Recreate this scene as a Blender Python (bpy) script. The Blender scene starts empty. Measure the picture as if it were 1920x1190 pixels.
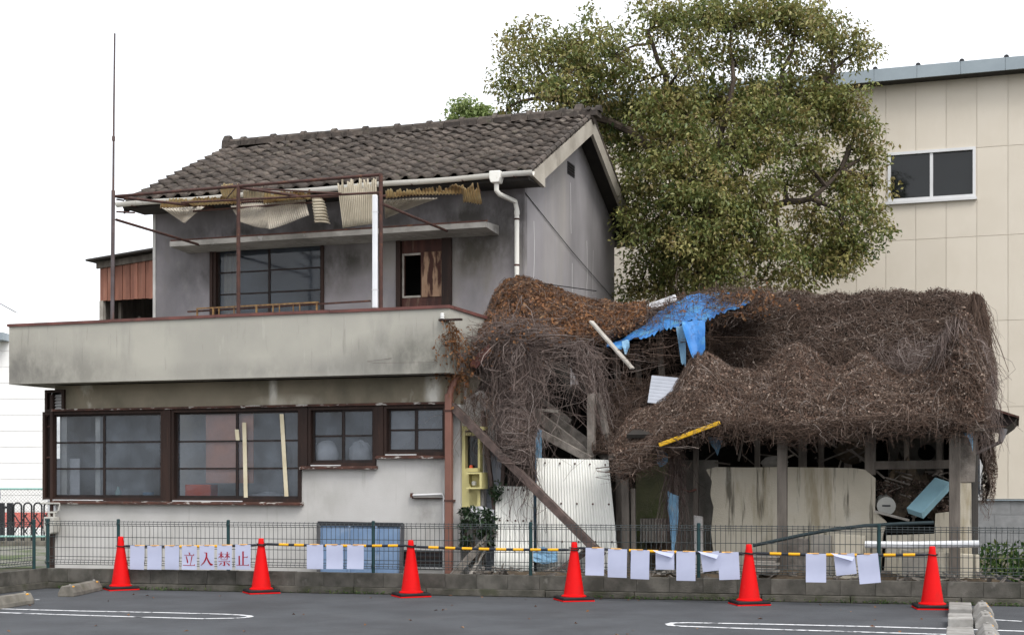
import bpy, math, random
import numpy as np
from mathutils import Vector, Matrix
random.seed(7)
rng = np.random.default_rng(7)
R = math.radians
SC = bpy.context.scene
COL = SC.collection

# ------------------------------------------------------------------ camera, sky, sun, exposure
CAM_H, FPX = 1.43, 2700.0
cam_d = bpy.data.cameras.new('camera')
cam = bpy.data.objects.new('camera', cam_d); COL.objects.link(cam)
cam.location = (0, 0, CAM_H); cam.rotation_euler = (R(90), 0, 0)
cam_d.sensor_width = 36.0; cam_d.lens = 36.0 * FPX / 1920.0
cam_d.shift_y = 305.0 / 1920.0
cam_d.clip_end = 2000.0
SC.camera = cam

SUN_EL, SUN_AZ = 52.0, 150.0      # the sun stands behind the clouds, in front and to the right
W = bpy.data.worlds.new('World'); SC.world = W; W.use_nodes = True
wn, wl = W.node_tree.nodes, W.node_tree.links
bg = wn['Background']; bg.inputs['Strength'].default_value = 0.15
sky = wn.new('ShaderNodeTexSky'); sky.sky_type = 'NISHITA'; sky.sun_disc = False
sky.sun_elevation = R(SUN_EL); sky.sun_rotation = R(SUN_AZ)
sky.air_density = 1.0; sky.dust_density = 4.0; sky.ozone_density = 1.0
hs = wn.new('ShaderNodeHueSaturation'); hs.inputs['Saturation'].default_value = 0.22
ov = wn.new('ShaderNodeMix'); ov.data_type = 'RGBA'; ov.inputs['Factor'].default_value = 0.55   # thin even cloud cover
ov.inputs['B'].default_value = (8.2, 8.4, 8.8, 1)
wl.new(sky.outputs['Color'], hs.inputs['Color'])
wl.new(hs.outputs['Color'], ov.inputs['A'])
wl.new(ov.outputs['Result'], bg.inputs['Color'])

sun_d = bpy.data.lights.new('sun', 'SUN'); sun_d.energy = 1.1; sun_d.angle = R(22); sun_d.color = (1.0, .96, .9)
sun = bpy.data.objects.new('sun', sun_d); COL.objects.link(sun)
_az, _el = R(SUN_AZ), R(SUN_EL)
_d = Vector((math.sin(_az) * math.cos(_el), math.cos(_az) * math.cos(_el), math.sin(_el)))   # towards the sun
sun.rotation_euler = _d.to_track_quat('Z', 'Y').to_euler()

vs = SC.view_settings
vs.view_transform = 'Standard'; vs.look = 'None'; vs.gamma = 1.0; vs.use_curve_mapping = False
vs.exposure = 0.62
SC.cycles.max_bounces = 8; SC.cycles.transparent_max_bounces = 12
SC.cycles.use_denoising = True

# ------------------------------------------------------------------ materials
MATS = {}
def _noise(nt, vec, scale, detail=4, rough=.55, stretch=None):
    n = nt.nodes.new('ShaderNodeTexNoise'); n.inputs['Scale'].default_value = scale
    n.inputs['Detail'].default_value = detail; n.inputs['Roughness'].default_value = rough
    if stretch:
        m = nt.nodes.new('ShaderNodeMapping'); m.inputs['Scale'].default_value = stretch
        nt.links.new(vec, m.inputs['Vector']); vec = m.outputs['Vector']
    nt.links.new(vec, n.inputs['Vector'])
    return n.outputs['Fac']
def _maprange(nt, val, a, b, c=0.0, d=1.0):
    m = nt.nodes.new('ShaderNodeMapRange'); m.inputs['From Min'].default_value = a; m.inputs['From Max'].default_value = b
    m.inputs['To Min'].default_value = c; m.inputs['To Max'].default_value = d
    nt.links.new(val, m.inputs['Value']); return m.outputs['Result']
def _mix(nt, fac, a, b, mode='MIX'):
    m = nt.nodes.new('ShaderNodeMix'); m.data_type = 'RGBA'; m.blend_type = mode
    for k, v in (('Factor', fac), ('A', a), ('B', b)):
        s = m.inputs[k]
        if isinstance(v, (int, float)): s.default_value = v
        elif isinstance(v, (tuple, list)): s.default_value = (*v[:3], 1)
        else: nt.links.new(v, s)
    return m.outputs['Result']
def _math(nt, op, a, b=None):
    m = nt.nodes.new('ShaderNodeMath'); m.operation = op; m.use_clamp = True
    for i, v in enumerate((a, b)):
        if v is None: continue
        if isinstance(v, (int, float)): m.inputs[i].default_value = v
        else: nt.links.new(v, m.inputs[i])
    return m.outputs[0]
def mat(name, col=None, col2=None, rough=.85, scale=3.0, stretch=None, lo=.35, hi=.65, bump=.15, bscale=70.0, bstretch=None,
        stains=(), spots=(), rand=0.0, ramp=None, metallic=0.0, translucent=0.0, spec=.3, island=0.0):
    """stains: (colour, noise scale, stretch, lo, hi, strength); spots: (centre, radii, colour, strength) blotches at a place.
    ramp: colours read along the face attribute 'tint'."""
    m = bpy.data.materials.new(name); m.use_nodes = True; nt = m.node_tree
    b = nt.nodes['Principled BSDF']; b.inputs['Roughness'].default_value = rough; b.inputs['Metallic'].default_value = metallic
    b.inputs['Specular IOR Level'].default_value = spec
    tc = nt.nodes.new('ShaderNodeTexCoord'); V = tc.outputs['Object']
    if rand:      # every copy gets another part of the pattern
        oi = nt.nodes.new('ShaderNodeObjectInfo'); mu = nt.nodes.new('ShaderNodeVectorMath'); mu.operation = 'MULTIPLY_ADD'
        cb = nt.nodes.new('ShaderNodeCombineXYZ')
        for k in range(3): nt.links.new(oi.outputs['Random'], cb.inputs[k])
        nt.links.new(cb.outputs[0], mu.inputs[0]); mu.inputs[1].default_value = (37, 59, 83)
        nt.links.new(V, mu.inputs[2]); V = mu.outputs[0]
    if ramp:
        at = nt.nodes.new('ShaderNodeAttribute'); at.attribute_name = 'tint'
        cr = nt.nodes.new('ShaderNodeValToRGB'); e = cr.color_ramp.elements
        while len(e) < len(ramp): e.new(.5)
        for i, c in enumerate(ramp):
            e[i].position = i / (len(ramp) - 1); e[i].color = (*c, 1)
        nt.links.new(at.outputs['Fac'], cr.inputs['Fac']); c = cr.outputs['Color']
    else:
        if col2 is None: col2 = tuple(x * .72 for x in col)
        f = _maprange(nt, _noise(nt, V, scale, stretch=stretch), lo, hi)
        c = _mix(nt, f, col, col2)
    for (sc, ss, st, sl, sh, amt) in stains:
        f = _maprange(nt, _noise(nt, V, ss, 5, .6, st), sl, sh, 0, amt)
        c = _mix(nt, f, c, sc)
    for (ct, rd, sc, amt) in spots:
        mp = nt.nodes.new('ShaderNodeMapping'); mp.vector_type = 'POINT'
        mp.inputs['Scale'].default_value = tuple(1 / r for r in rd)
        mp.inputs['Location'].default_value = tuple(-x / r for x, r in zip(ct, rd))
        nt.links.new(tc.outputs['Object'], mp.inputs['Vector'])
        ln = nt.nodes.new('ShaderNodeVectorMath'); ln.operation = 'LENGTH'; nt.links.new(mp.outputs[0], ln.inputs[0])
        f = _maprange(nt, ln.outputs['Value'], 1.15, .15)
        n = _maprange(nt, _noise(nt, V, 3.0, 6, .65, (1, 1, .6)), .28, .60)
        c = _mix(nt, _math(nt, 'MULTIPLY', _math(nt, 'MULTIPLY', f, n), amt), c, sc)
    if rand:
        v = _maprange(nt, oi.outputs['Random'], 0, 1, 1 - rand, 1 + rand)
        h = nt.nodes.new('ShaderNodeHueSaturation'); nt.links.new(v, h.inputs['Value']); nt.links.new(c, h.inputs['Color']); c = h.outputs['Color']
    if island:
        gi = nt.nodes.new('ShaderNodeNewGeometry')
        v = _maprange(nt, gi.outputs['Random Per Island'], 0, 1, 1 - island, 1 + island)
        h = nt.nodes.new('ShaderNodeHueSaturation'); nt.links.new(v, h.inputs['Value']); nt.links.new(c, h.inputs['Color']); c = h.outputs['Color']
    nt.links.new(c, b.inputs['Base Color'])
    if bump:
        bp = nt.nodes.new('ShaderNodeBump'); bp.inputs['Strength'].default_value = bump; bp.inputs['Distance'].default_value = .02
        nt.links.new(_noise(nt, V, bscale, 4, .6, bstretch), bp.inputs['Height']); nt.links.new(bp.outputs['Normal'], b.inputs['Normal'])
    if translucent:
        tr = nt.nodes.new('ShaderNodeBsdfTranslucent'); nt.links.new(c, tr.inputs['Color'])
        mx = nt.nodes.new('ShaderNodeMixShader'); mx.inputs['Fac'].default_value = translucent
        nt.links.new(b.outputs[0], mx.inputs[1]); nt.links.new(tr.outputs[0], mx.inputs[2])
        nt.links.new(mx.outputs[0], nt.nodes['Material Output'].inputs['Surface'])
    MATS[name] = m
    return m
def glass(name, dust=(.30, .33, .37), amount=.25, tint=(.8, .85, .9), gloss=.05, vary=.2):
    m = bpy.data.materials.new(name); m.use_nodes = True; nt = m.node_tree
    nt.nodes.remove(nt.nodes['Principled BSDF'])
    tc = nt.nodes.new('ShaderNodeTexCoord')
    tr = nt.nodes.new('ShaderNodeBsdfTransparent'); tr.inputs['Color'].default_value = (*tint, 1)
    df = nt.nodes.new('ShaderNodeBsdfDiffuse'); df.inputs['Color'].default_value = (*dust, 1)
    gl = nt.nodes.new('ShaderNodeBsdfGlossy'); gl.inputs['Roughness'].default_value = gloss
    f = _maprange(nt, _noise(nt, tc.outputs['Object'], 2.2, 4, .6), .3, .7, max(0, amount - vary), amount + vary)
    m1 = nt.nodes.new('ShaderNodeMixShader'); nt.links.new(f, m1.inputs[0]); nt.links.new(tr.outputs[0], m1.inputs[1]); nt.links.new(df.outputs[0], m1.inputs[2])
    fr = nt.nodes.new('ShaderNodeFresnel'); fr.inputs['IOR'].default_value = 1.5
    m2 = nt.nodes.new('ShaderNodeMixShader'); nt.links.new(fr.outputs[0], m2.inputs[0]); nt.links.new(m1.outputs[0], m2.inputs[1]); nt.links.new(gl.outputs[0], m2.inputs[2])
    nt.links.new(m2.outputs[0], nt.nodes['Material Output'].inputs['Surface'])
    MATS[name] = m
    return m

# ------------------------------------------------------------------ frames, mesh builder, things
class Frame:
    def __init__(s, ox, oy, ang):
        s.ox, s.oy, s.a = ox, oy, ang; s.c, s.s = math.cos(ang), math.sin(ang)
    def world(s, p): return Vector((s.ox + s.c * p[0] - s.s * p[1], s.oy + s.s * p[0] + s.c * p[1], p[2]))
    def local(s, X, Y): dx, dy = X - s.ox, Y - s.oy; return (s.c * dx + s.s * dy, -s.s * dx + s.c * dy)
    def P(s, px, py, v):
        """the point of this frame's plane y=v that stands where the survey picture (1920 wide) shows it"""
        rx, rz = (px - 960) / FPX, (900 - py) / FPX
        # (-s.s*(D*rx-ox) + s.c*(D-oy)) = v
        D = (v - s.s * s.ox + s.c * s.oy) / (-s.s * rx + s.c)
        u, _ = s.local(D * rx, D)
        return (u, v, CAM_H + rz * D)
def ground(px, py, z=0.0):
    D = FPX * (CAM_H - z) / (py - 900.0)
    return ((px - 960) / FPX * D, D, z)
WF = Frame(0, 0, 0)
HF = Frame(.18, 21.38, math.atan2(-.33, .944))      # house frame: x along the front to the right, y away from the street
ORG = {}
def _props(o, label=None, cat=None, group=None, kind=None):
    if label: o['label'] = label
    if cat: o['category'] = cat
    if group: o['group'] = group
    if kind: o['kind'] = kind
    return o
def thing(name, label, cat, frame, org, group=None):
    o = bpy.data.objects.new(name, None); COL.objects.link(o); o.empty_display_size = .1
    o.location = frame.world(org); o.rotation_euler = (0, 0, frame.a)
    ORG[o.name] = (frame, tuple(org))
    return _props(o, label, cat, group)
def link_mesh(name, me, m, parent=None, frame=WF, org=(0, 0, 0)):
    o = bpy.data.objects.new(name, me); COL.objects.link(o)
    if m is not None:
        for x in (m if isinstance(m, (list, tuple)) else [m]): me.materials.append(x)
    if parent is not None:
        o.parent = parent; ORG[o.name] = ORG[parent.name]
    else:
        o.location = frame.world(org); o.rotation_euler = (0, 0, frame.a); ORG[o.name] = (frame, tuple(org))
    return o
class MB:
    def __init__(s): s.v, s.f = [], []
    def add(s, vs_, fs):
        k = len(s.v); s.v += [tuple(p) for p in vs_]; s.f += [tuple(i + k for i in f) for f in fs]; return s
    def box(s, x0, x1, y0, y1, z0, z1):
        return s.add([(x0,y0,z0),(x1,y0,z0),(x1,y1,z0),(x0,y1,z0),(x0,y0,z1),(x1,y0,z1),(x1,y1,z1),(x0,y1,z1)],
                     [(0,3,2,1),(4,5,6,7),(0,1,5,4),(1,2,6,5),(2,3,7,6),(3,0,4,7)])
    def beam(s, p, q, w, h, up=(0, 0, 1), taper=1.0):
        p, q = Vector(p), Vector(q); d = (q - p).normalized(); up = Vector(up)
        if abs(d.dot(up)) > .97: up = Vector((0, 1, 0))
        a = d.cross(up).normalized(); b = a.cross(d).normalized()
        vs_ = []
        for c, k in ((p, 1.0), (q, taper)):
            for i, j in ((-1,-1),(1,-1),(1,1),(-1,1)): vs_.append(c + a * (i * w / 2 * k) + b * (j * h / 2 * k))
        return s.add(vs_, [(0,1,2,3),(7,6,5,4),(0,4,5,1),(1,5,6,2),(2,6,7,3),(3,7,4,0)])
    def tube(s, pts, r, n=8, cap=True):
        pts = [Vector(p) for p in pts]; k = len(pts); rs = r if isinstance(r, (list, tuple)) else [r] * k
        vs_, fs = [], []; a = None
        for i, p in enumerate(pts):
            d = (pts[min(i + 1, k - 1)] - pts[max(i - 1, 0)]).normalized()
            if a is None:
                a = d.cross(Vector((0, 0, 1)) if abs(d.z) < .9 else Vector((1, 0, 0))).normalized()
            else:
                a = (a - d * a.dot(d)).normalized()
            b = d.cross(a)
            for j in range(n):
                t = 2 * math.pi * j / n; vs_.append(p + (a * math.cos(t) + b * math.sin(t)) * rs[i])
        for i in range(k - 1):
            for j in range(n):
                fs.append((i*n+j, i*n+(j+1) % n, (i+1)*n+(j+1) % n, (i+1)*n+j))
        if cap: fs += [tuple(range(n))[::-1], tuple(range((k-1)*n, k*n))]
        return s.add(vs_, fs)
    def prism(s, poly, y0, y1, axis='y'):
        """poly in the plane across the axis, extruded along it: axis y -> poly (x,z); x -> (y,z); z -> (x,y)"""
        n = len(poly)
        f = {'y': lambda p, t: (p[0], t, p[1]), 'x': lambda p, t: (t, p[0], p[1]), 'z': lambda p, t: (p[0], p[1], t)}[axis]
        vs_ = [f(p, y0) for p in poly] + [f(p, y1) for p in poly]
        fs = [tuple(range(n)), tuple(range(n, 2*n))[::-1]] + [(i, i + n, (i+1) % n + n, (i+1) % n) for i in range(n)]
        return s.add(vs_, fs)
    def lathe(s, prof, n=20, c=(0, 0)):
        k = len(prof); vs_, fs = [], []
        for r, z in prof:
            for j in range(n):
                t = 2 * math.pi * j / n; vs_.append((c[0] + r * math.cos(t), c[1] + r * math.sin(t), z))
        for i in range(k - 1):
            for j in range(n): fs.append((i*n+j, i*n+(j+1) % n, (i+1)*n+(j+1) % n, (i+1)*n+j))
        fs += [tuple(range(n))[::-1], tuple(range((k-1)*n, k*n))]
        return s.add(vs_, fs)
    def cells(s, x0, x1, z0, z1, y0, y1, holes):
        """a wall slab with rectangular openings (x0,x1,z0,z1)"""
        xs = sorted({x0, x1, *[h[0] for h in holes], *[h[1] for h in holes]}); zs = sorted({z0, z1, *[h[2] for h in holes], *[h[3] for h in holes]})
        xs = [x for x in xs if x0 <= x <= x1]; zs = [z for z in zs if z0 <= z <= z1]
        for a, b in zip(xs, xs[1:]):
            run = None
            for c, d in zip(zs, zs[1:]):
                mx, mz = (a + b) / 2, (c + d) / 2
                hole = any(h[0] < mx < h[1] and h[2] < mz < h[3] for h in holes)
                if hole:
                    if run: s.box(a, b, y0, y1, *run)
                    run = None
                else: run = (run[0], d) if run else (c, d)
            if run: s.box(a, b, y0, y1, *run)
        return s
    def build(s, name, m, parent=None, frame=HF, org=None, smooth=False, bevel=0, kind=None):
        if parent is not None: frame, org = ORG[parent.name]
        elif org is None:
            a = np.array(s.v); org = (float(a[:, 0].mean()), float(a[:, 1].mean()), float(a[:, 2].min()))
        me = bpy.data.meshes.new(name)
        me.from_pydata([(p[0]-org[0], p[1]-org[1], p[2]-org[2]) for p in s.v], [], s.f); me.update()
        if smooth:
            me.polygons.foreach_set('use_smooth', [True] * len(me.polygons))
        o = link_mesh(name, me, MATS[m] if isinstance(m, str) else m, parent, frame, org)
        if smooth:
            md = o.modifiers.new('split', 'EDGE_SPLIT'); md.split_angle = R(40)
        if bevel:
            md = o.modifiers.new('bevel', 'BEVEL'); md.width = bevel; md.segments = 2; md.limit_method = 'ANGLE'
        if kind: o['kind'] = kind
        return o
def np_mesh(name, verts, quads, tint, m, frame, parent=None, smooth=False, org=None):
    """big vertex/face arrays (in frame coordinates) -> one object; tint: one value a face"""
    verts = np.asarray(verts, np.float32); quads = np.asarray(quads, np.int32)
    if parent is not None: frame, org = ORG[parent.name]
    elif org is None: org = (float(verts[:, 0].mean()), float(verts[:, 1].mean()), float(verts[:, 2].min()))
    me = bpy.data.meshes.new(name); k = quads.shape[1]
    me.vertices.add(len(verts)); me.vertices.foreach_set('co', (verts - np.array(org, np.float32)).ravel())
    me.loops.add(quads.size); me.loops.foreach_set('vertex_index', quads.ravel())
    me.polygons.add(len(quads)); me.polygons.foreach_set('loop_start', np.arange(0, quads.size, k, dtype=np.int32))
    me.update(calc_edges=True)
    if tint is not None:
        at = me.attributes.new('tint', 'FLOAT', 'FACE'); at.data.foreach_set('value', np.asarray(tint, np.float32))
    if smooth: me.polygons.foreach_set('use_smooth', [True] * len(me.polygons))
    return link_mesh(name, me, MATS[m] if isinstance(m, str) else m, parent, frame, org)
def strand_mesh(paths, rad):
    """paths (N,K,3), rad (N,K) -> verts, quads (three-sided twigs), face->strand index"""
    paths = np.asarray(paths, np.float64); N, K, _ = paths.shape
    t = np.gradient(paths, axis=1); t /= np.linalg.norm(t, axis=2, keepdims=True) + 1e-9
    ref = np.tile(np.array([.31, .83, .47]), (N, 1, 1)).reshape(N, 1, 3)
    a = np.cross(t, ref); a /= np.linalg.norm(a, axis=2, keepdims=True) + 1e-9
    b = np.cross(t, a)
    vs_ = np.empty((N, K, 3, 3))
    for j in range(3):
        th = 2 * math.pi * j / 3
        vs_[:, :, j] = paths + (a * math.cos(th) + b * math.sin(th)) * rad[..., None]
    idx = np.arange(N * K * 3).reshape(N, K, 3)
    q = np.stack([idx[:, :-1, [0, 1, 2]], idx[:, :-1, [1, 2, 0]], idx[:, 1:, [1, 2, 0]], idx[:, 1:, [0, 1, 2]]], -1)
    return vs_.reshape(-1, 3), q.reshape(-1, 4), np.repeat(np.arange(N), (K - 1) * 3)
def leaf_mesh(cen, direc, nor, L, Wd, fold=.25):
    """one folded, pointed leaf a centre: 6 verts, two quads"""
    cen, direc, nor = (np.asarray(x, np.float64) for x in (cen, direc, nor)); N = len(cen)
    direc = direc / (np.linalg.norm(direc, axis=1, keepdims=True) + 1e-9)
    side = np.cross(direc, nor); side /= np.linalg.norm(side, axis=1, keepdims=True) + 1e-9
    nn = np.cross(side, direc); L = np.asarray(L)[:, None]; Wd = np.asarray(Wd)[:, None]
    base = cen - direc * L * .5; tip = cen + direc * L * .5 - nn * L * .12
    up = nn * Wd * fold
    l1 = cen - side * Wd * .5 - direc * L * .08 + up; r1 = cen + side * Wd * .5 - direc * L * .08 + up
    vs_ = np.stack([base, l1, tip, r1], 1)
    idx = np.arange(N * 4).reshape(N, 4)
    tri = np.concatenate([idx[:, [0, 1, 2]], idx[:, [0, 2, 3]]], 1).reshape(-1, 3)
    return vs_.reshape(-1, 3), tri, np.repeat(np.arange(N), 2)
def wob(seed, n=6, f=1.0):
    r = np.random.default_rng(seed); k = r.normal(0, f, (n, 2)); ph = r.uniform(0, 6.28, n); am = 1 / (1 + np.linalg.norm(k, axis=1) / f); am /= am.sum()
    return lambda x, y: sum(am[i] * np.sin(k[i, 0] * x + k[i, 1] * y + ph[i]) for i in range(n))
def copy_tree(o, parent=None):
    c = o.copy(); COL.objects.link(c); c.parent = parent; ORG[c.name] = ORG[o.name]
    for ch in o.children: copy_tree(ch, c)
    return c
# ------------------------------------------------------------------ the palette
GR = (.06, .058, .05)
mat('asphalt', (.080, .085, .093), (.060, .063, .069), .9, 1.2, bump=.5, bscale=220,
    stains=[((.17, .17, .17), 75, None, .62, .72, .7), ((.035, .036, .038), 60, None, .60, .70, .6), ((.055, .057, .062), 3.5, (1, 2.5, 1), .55, .66, .5), ((.045, .046, .049), .5, None, .5, .7, .55), ((.10, .104, .11), .9, None, .55, .7, .4)])
mat('dirt', (.13, .115, .085), (.07, .062, .045), .95, 2.5, bump=.8, bscale=30, stains=[((.045, .07, .02), 1.3, None, .5, .62, .7)])
mat('gravel', (.30, .29, .26), (.15, .145, .12), .95, 40, bump=.8, bscale=60, stains=[((.07, .11, .025), .9, None, .48, .6, .8)])
mat('road_paint', (.72, .73, .75), (.55, .56, .57), .8, 12, stains=[((.075, .08, .087), 14, None, .56, .63, .9), ((.075, .08, .087), 3.2, None, .58, .62, .95)], bump=.2, bscale=200)
mat('block', (.125, .117, .102), (.060, .057, .049), .93, 5, bump=.5, bscale=90, rand=.14,
    stains=[((.045, .045, .035), 3, (1, 1, .35), .52, .72, .75), ((.22, .21, .19), 7, None, .62, .75, .5)])
mat('footing', (.12, .112, .095), (.055, .053, .043), .95, 4, bump=.6, bscale=60, stains=[((.045, .05, .026), 3, None, .50, .62, .7)])
mat('moss', (.035, .06, .012), (.06, .075, .02), .95, 20, bump=.5, bscale=80)
mat('concrete', (.20, .185, .158), (.115, .106, .09), .9, 6, bump=.4, bscale=80, rand=.1, stains=[((.10, .09, .06), 4, None, .55, .7, .6)])
mat('concrete_wheel', (.33, .32, .30), (.21, .20, .185), .9, 6, bump=.4, bscale=80, rand=.1, stains=[((.13, .12, .10), 4, None, .55, .7, .6)])
mat('balcony_plaster', (.41, .395, .345), (.345, .333, .295), .9, 1.1, bump=.18, bscale=120,
    stains=[((.21, .20, .18), 3.0, (5, 5, .45), .60, .70, .45), ((.50, .485, .44), 2.6, (4, 4, .5), .62, .72, .4), ((.22, .215, .2), 2.2, (1, 1, .25), .58, .78, .5)],
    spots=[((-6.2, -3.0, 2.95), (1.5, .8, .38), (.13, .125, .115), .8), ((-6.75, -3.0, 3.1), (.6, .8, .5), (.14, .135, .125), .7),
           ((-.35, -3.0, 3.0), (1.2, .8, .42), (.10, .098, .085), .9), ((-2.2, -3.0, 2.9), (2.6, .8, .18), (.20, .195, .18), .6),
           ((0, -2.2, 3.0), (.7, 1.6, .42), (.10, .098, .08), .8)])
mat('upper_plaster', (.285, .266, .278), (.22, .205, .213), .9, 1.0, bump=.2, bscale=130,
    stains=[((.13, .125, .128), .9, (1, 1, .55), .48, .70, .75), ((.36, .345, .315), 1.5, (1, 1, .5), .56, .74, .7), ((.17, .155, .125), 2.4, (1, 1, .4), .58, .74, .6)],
    spots=[((-3.0, -.1, 3.5), (1.1, .5, .3), (.42, .41, .38), .6), ((-2.0, 0, 4.9), (.8, .5, .5), (.38, .35, .28), .5), ((-4.9, 0, 5.35), (1.6, .5, .42), (.065, .06, .055), .95), ((-2.9, 0, 5.4), (1.6, .5, .4), (.06, .056, .05), .95), ((-1.0, 0, 5.4), (1.4, .5, .45), (.06, .055, .048), .95), ((-.9, 0, 4.75), (.9, .5, .5), (.14, .125, .10), .8), ((-5.7, 0, 4.4), (.6, .5, .7), (.15, .145, .155), .7), ((-3.2, 0, 4.55), (.6, .5, .35), (.11, .10, .085), .85), ((-2.95, 0, 3.9), (.7, .5, .16), (.40, .39, .37), .7), ((-5.3, 0, 4.75), (1.0, .5, .3), (.10, .095, .095), 1.0), ((-3.1, 0, 4.85), (1.0, .5, .28), (.07, .065, .058), 1.2), ((-.75, 0, 4.9), (1.0, .5, .4), (.08, .072, .06), 1.2), ((-.3, 0, 5.3), (.6, .5, .5), (.07, .065, .06), 1.0), ((-1.25, 0, 4.2), (.25, .5, .9), (.30, .28, .24), .7), ((-5.6, 0, 3.6), (.8, .5, .5), (.33, .32, .335), .6)])  # dark blotches under eave and canopy: grime plus shade put into the colour
mat('gable_plaster', (.305, .290, .298), (.245, .230, .238), .9, .8, bump=.15, bscale=130,
    stains=[((.17, .162, .165), .9, (1, 1, .35), .46, .70, .7), ((.37, .345, .31), .8, (1, 1, .15), .55, .74, .6)])
mat('lower_plaster', (.52, .51, .495), (.43, .42, .40), .9, 1.2, bump=.2, bscale=130,
    stains=[((.34, .325, .30), 2.6, (5, 5, .4), .60, .72, .5), ((.30, .285, .26), 1.5, (1, 1, .35), .55, .75, .55), ((.58, .57, .55), 1.3, None, .6, .75, .5)],
    spots=[((-.25, -2.55, 1.9), (.6, .4, .5), (.17, .165, .155), .9), ((-.5, -2.55, 1.0), (.35, .4, .5), (.20, .195, .18), .7)])
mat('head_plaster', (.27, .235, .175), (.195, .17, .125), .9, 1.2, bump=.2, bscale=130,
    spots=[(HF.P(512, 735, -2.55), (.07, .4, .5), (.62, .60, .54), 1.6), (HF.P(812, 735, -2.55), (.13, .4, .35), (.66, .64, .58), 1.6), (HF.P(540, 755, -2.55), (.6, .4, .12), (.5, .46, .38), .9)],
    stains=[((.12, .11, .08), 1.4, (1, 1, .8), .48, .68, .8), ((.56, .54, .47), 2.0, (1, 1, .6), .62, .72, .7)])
mat('pale_edge', (.60, .59, .56), (.45, .44, .42), .9, 3)
mat('crack', (.72, .71, .70), (.6, .59, .58), .9, 3, bump=0)
mat('dark_wood', (.036, .018, .013), (.018, .010, .008), .7, 6, (1, 1, .15), bump=.3, bscale=30, bstretch=(1, 1, .1), stains=[((.10, .05, .03), 6, (4, 4, .3), .6, .75, .5)])
mat('sash_wood', (.026, .016, .014), (.014, .010, .009), .65, 6, bump=.2, bscale=40)
mat('rust_flashing', (.085, .036, .025), (.045, .022, .017), .7, 9, stains=[((.42, .40, .37), 7, (1, 1, 3), .56, .62, .9)], bump=.3)
mat('red_metal', (.16, .062, .052), (.10, .042, .036), .55, 4, stains=[((.07, .04, .03), 8, None, .58, .7, .7)], bump=.1)
mat('brown_pipe', (.21, .098, .074), (.16, .075, .056), .5, 3, stains=[((.10, .05, .035), 6, (1, 1, .3), .6, .72, .6)], bump=.05)
mat('rust_steel', (.085, .038, .030), (.045, .024, .020), .75, 10, bump=.3, bscale=120, stains=[((.17, .075, .035), 12, None, .58, .7, .6)])
mat('pole_steel', (.10, .085, .09), (.07, .05, .05), .5, 5, bump=.2, stains=[((.13, .055, .03), 6, (1, 1, .3), .52, .68, .8)])
mat('yellow_rust', (.30, .18, .07), (.13, .065, .03), .7, 14, bump=.3, bscale=120)
mat('white_plastic', (.76, .75, .70), (.66, .64, .58), .45, 2, stains=[((.36, .29, .17), 5, (1, 1, .5), .62, .75, .6)], bump=.05)
mat('white_pipe', (.76, .77, .79), (.66, .67, .69), .45, 2, bump=.05, stains=[((.45, .42, .38), 6, None, .64, .75, .6)])
mat('grey_plastic', (.20, .195, .20), (.13, .125, .13), .6, 4, bump=.1)
mat('corrugated_yellow', (.70, .62, .44), (.56, .42, .24), .55, 3, translucent=.5, bump=.15, stains=[((.20, .15, .10), 3, None, .52, .68, .7)])
mat('corrugated_cream', (.70, .64, .52), (.54, .48, .37), .55, 3, translucent=.4, bump=.15, stains=[((.24, .21, .17), 3, (1, 1, .4), .55, .7, .6)])
mat('corrugated_grime', (.66, .61, .52), (.52, .47, .40), .6, 3, translucent=.4, bump=.15, stains=[((.26, .23, .19), 4, None, .52, .68, .6)])
mat('corrugated_white', (.72, .72, .68), (.63, .63, .59), .55, 1.5, (1, 1, .4), bump=.1, stains=[((.40, .38, .33), 2.5, (1, 1, .3), .58, .76, .5)])
mat('roof_tile', (.092, .074, .062), (.047, .039, .034), .8, 7, bump=.5, bscale=60, rand=.38, stains=[((.17, .15, .125), 9, None, .55, .7, .7), ((.06, .065, .03), 6, None, .62, .72, .5)])
mat('roof_tile_field', (.092, .074, .062), (.047, .039, .034), .8, 7, bump=.5, bscale=60, island=.38, stains=[((.17, .15, .125), 9, None, .55, .7, .7), ((.06, .065, .03), 6, None, .62, .72, .5)])
mat('soffit', (.055, .05, .046), (.032, .03, .028), .9, 2)
mat('fascia', (.42, .385, .33), (.31, .28, .235), .85, 2.5, (1, 1, 1), stains=[((.17, .155, .135), 2.2, None, .55, .72, .6)], bump=.15)
mat('canopy', (.36, .345, .32), (.22, .21, .195), .9, 2.5, stains=[((.62, .61, .59), 3, (1, 1, 1), .60, .64, .8), ((.10, .095, .085), 3, None, .5, .68, .6)], bump=.3)
mat('door_red', (.085, .034, .026), (.045, .020, .017), .7, 4, (2, 1, .2), bump=.2, bscale=40, stains=[((.20, .14, .10), 4, (3, 1, .4), .56, .72, .7)])
mat('plywood', (.36, .235, .155), (.27, .165, .105), .8, 3, bump=.1, stains=[((.045, .015, .012), 5, (1.8, 1, .35), .46, .54, .95)])
mat('black', (.012, .012, .012), (.008, .008, .008), .9, 3, bump=0)
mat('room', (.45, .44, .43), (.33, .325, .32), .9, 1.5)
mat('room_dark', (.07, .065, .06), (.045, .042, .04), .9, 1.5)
mat('curtain', (.42, .36, .28), (.30, .25, .19), .9, 5, (3, 1, .2))
mat('board_pink', (.62, .36, .28), (.52, .29, .22), .9, 2)
mat('tape', (.66, .60, .44), (.55, .48, .33), .8, 4, bump=0)
mat('plastic_bag', (.62, .62, .64), (.48, .48, .50), .6, 3, bump=.3, bscale=20)
mat('red_box', (.72, .12, .05), (.6, .1, .04), .7, 4)
mat('blue_bowl', (.10, .25, .42), (.07, .2, .35), .4, 4)
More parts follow.
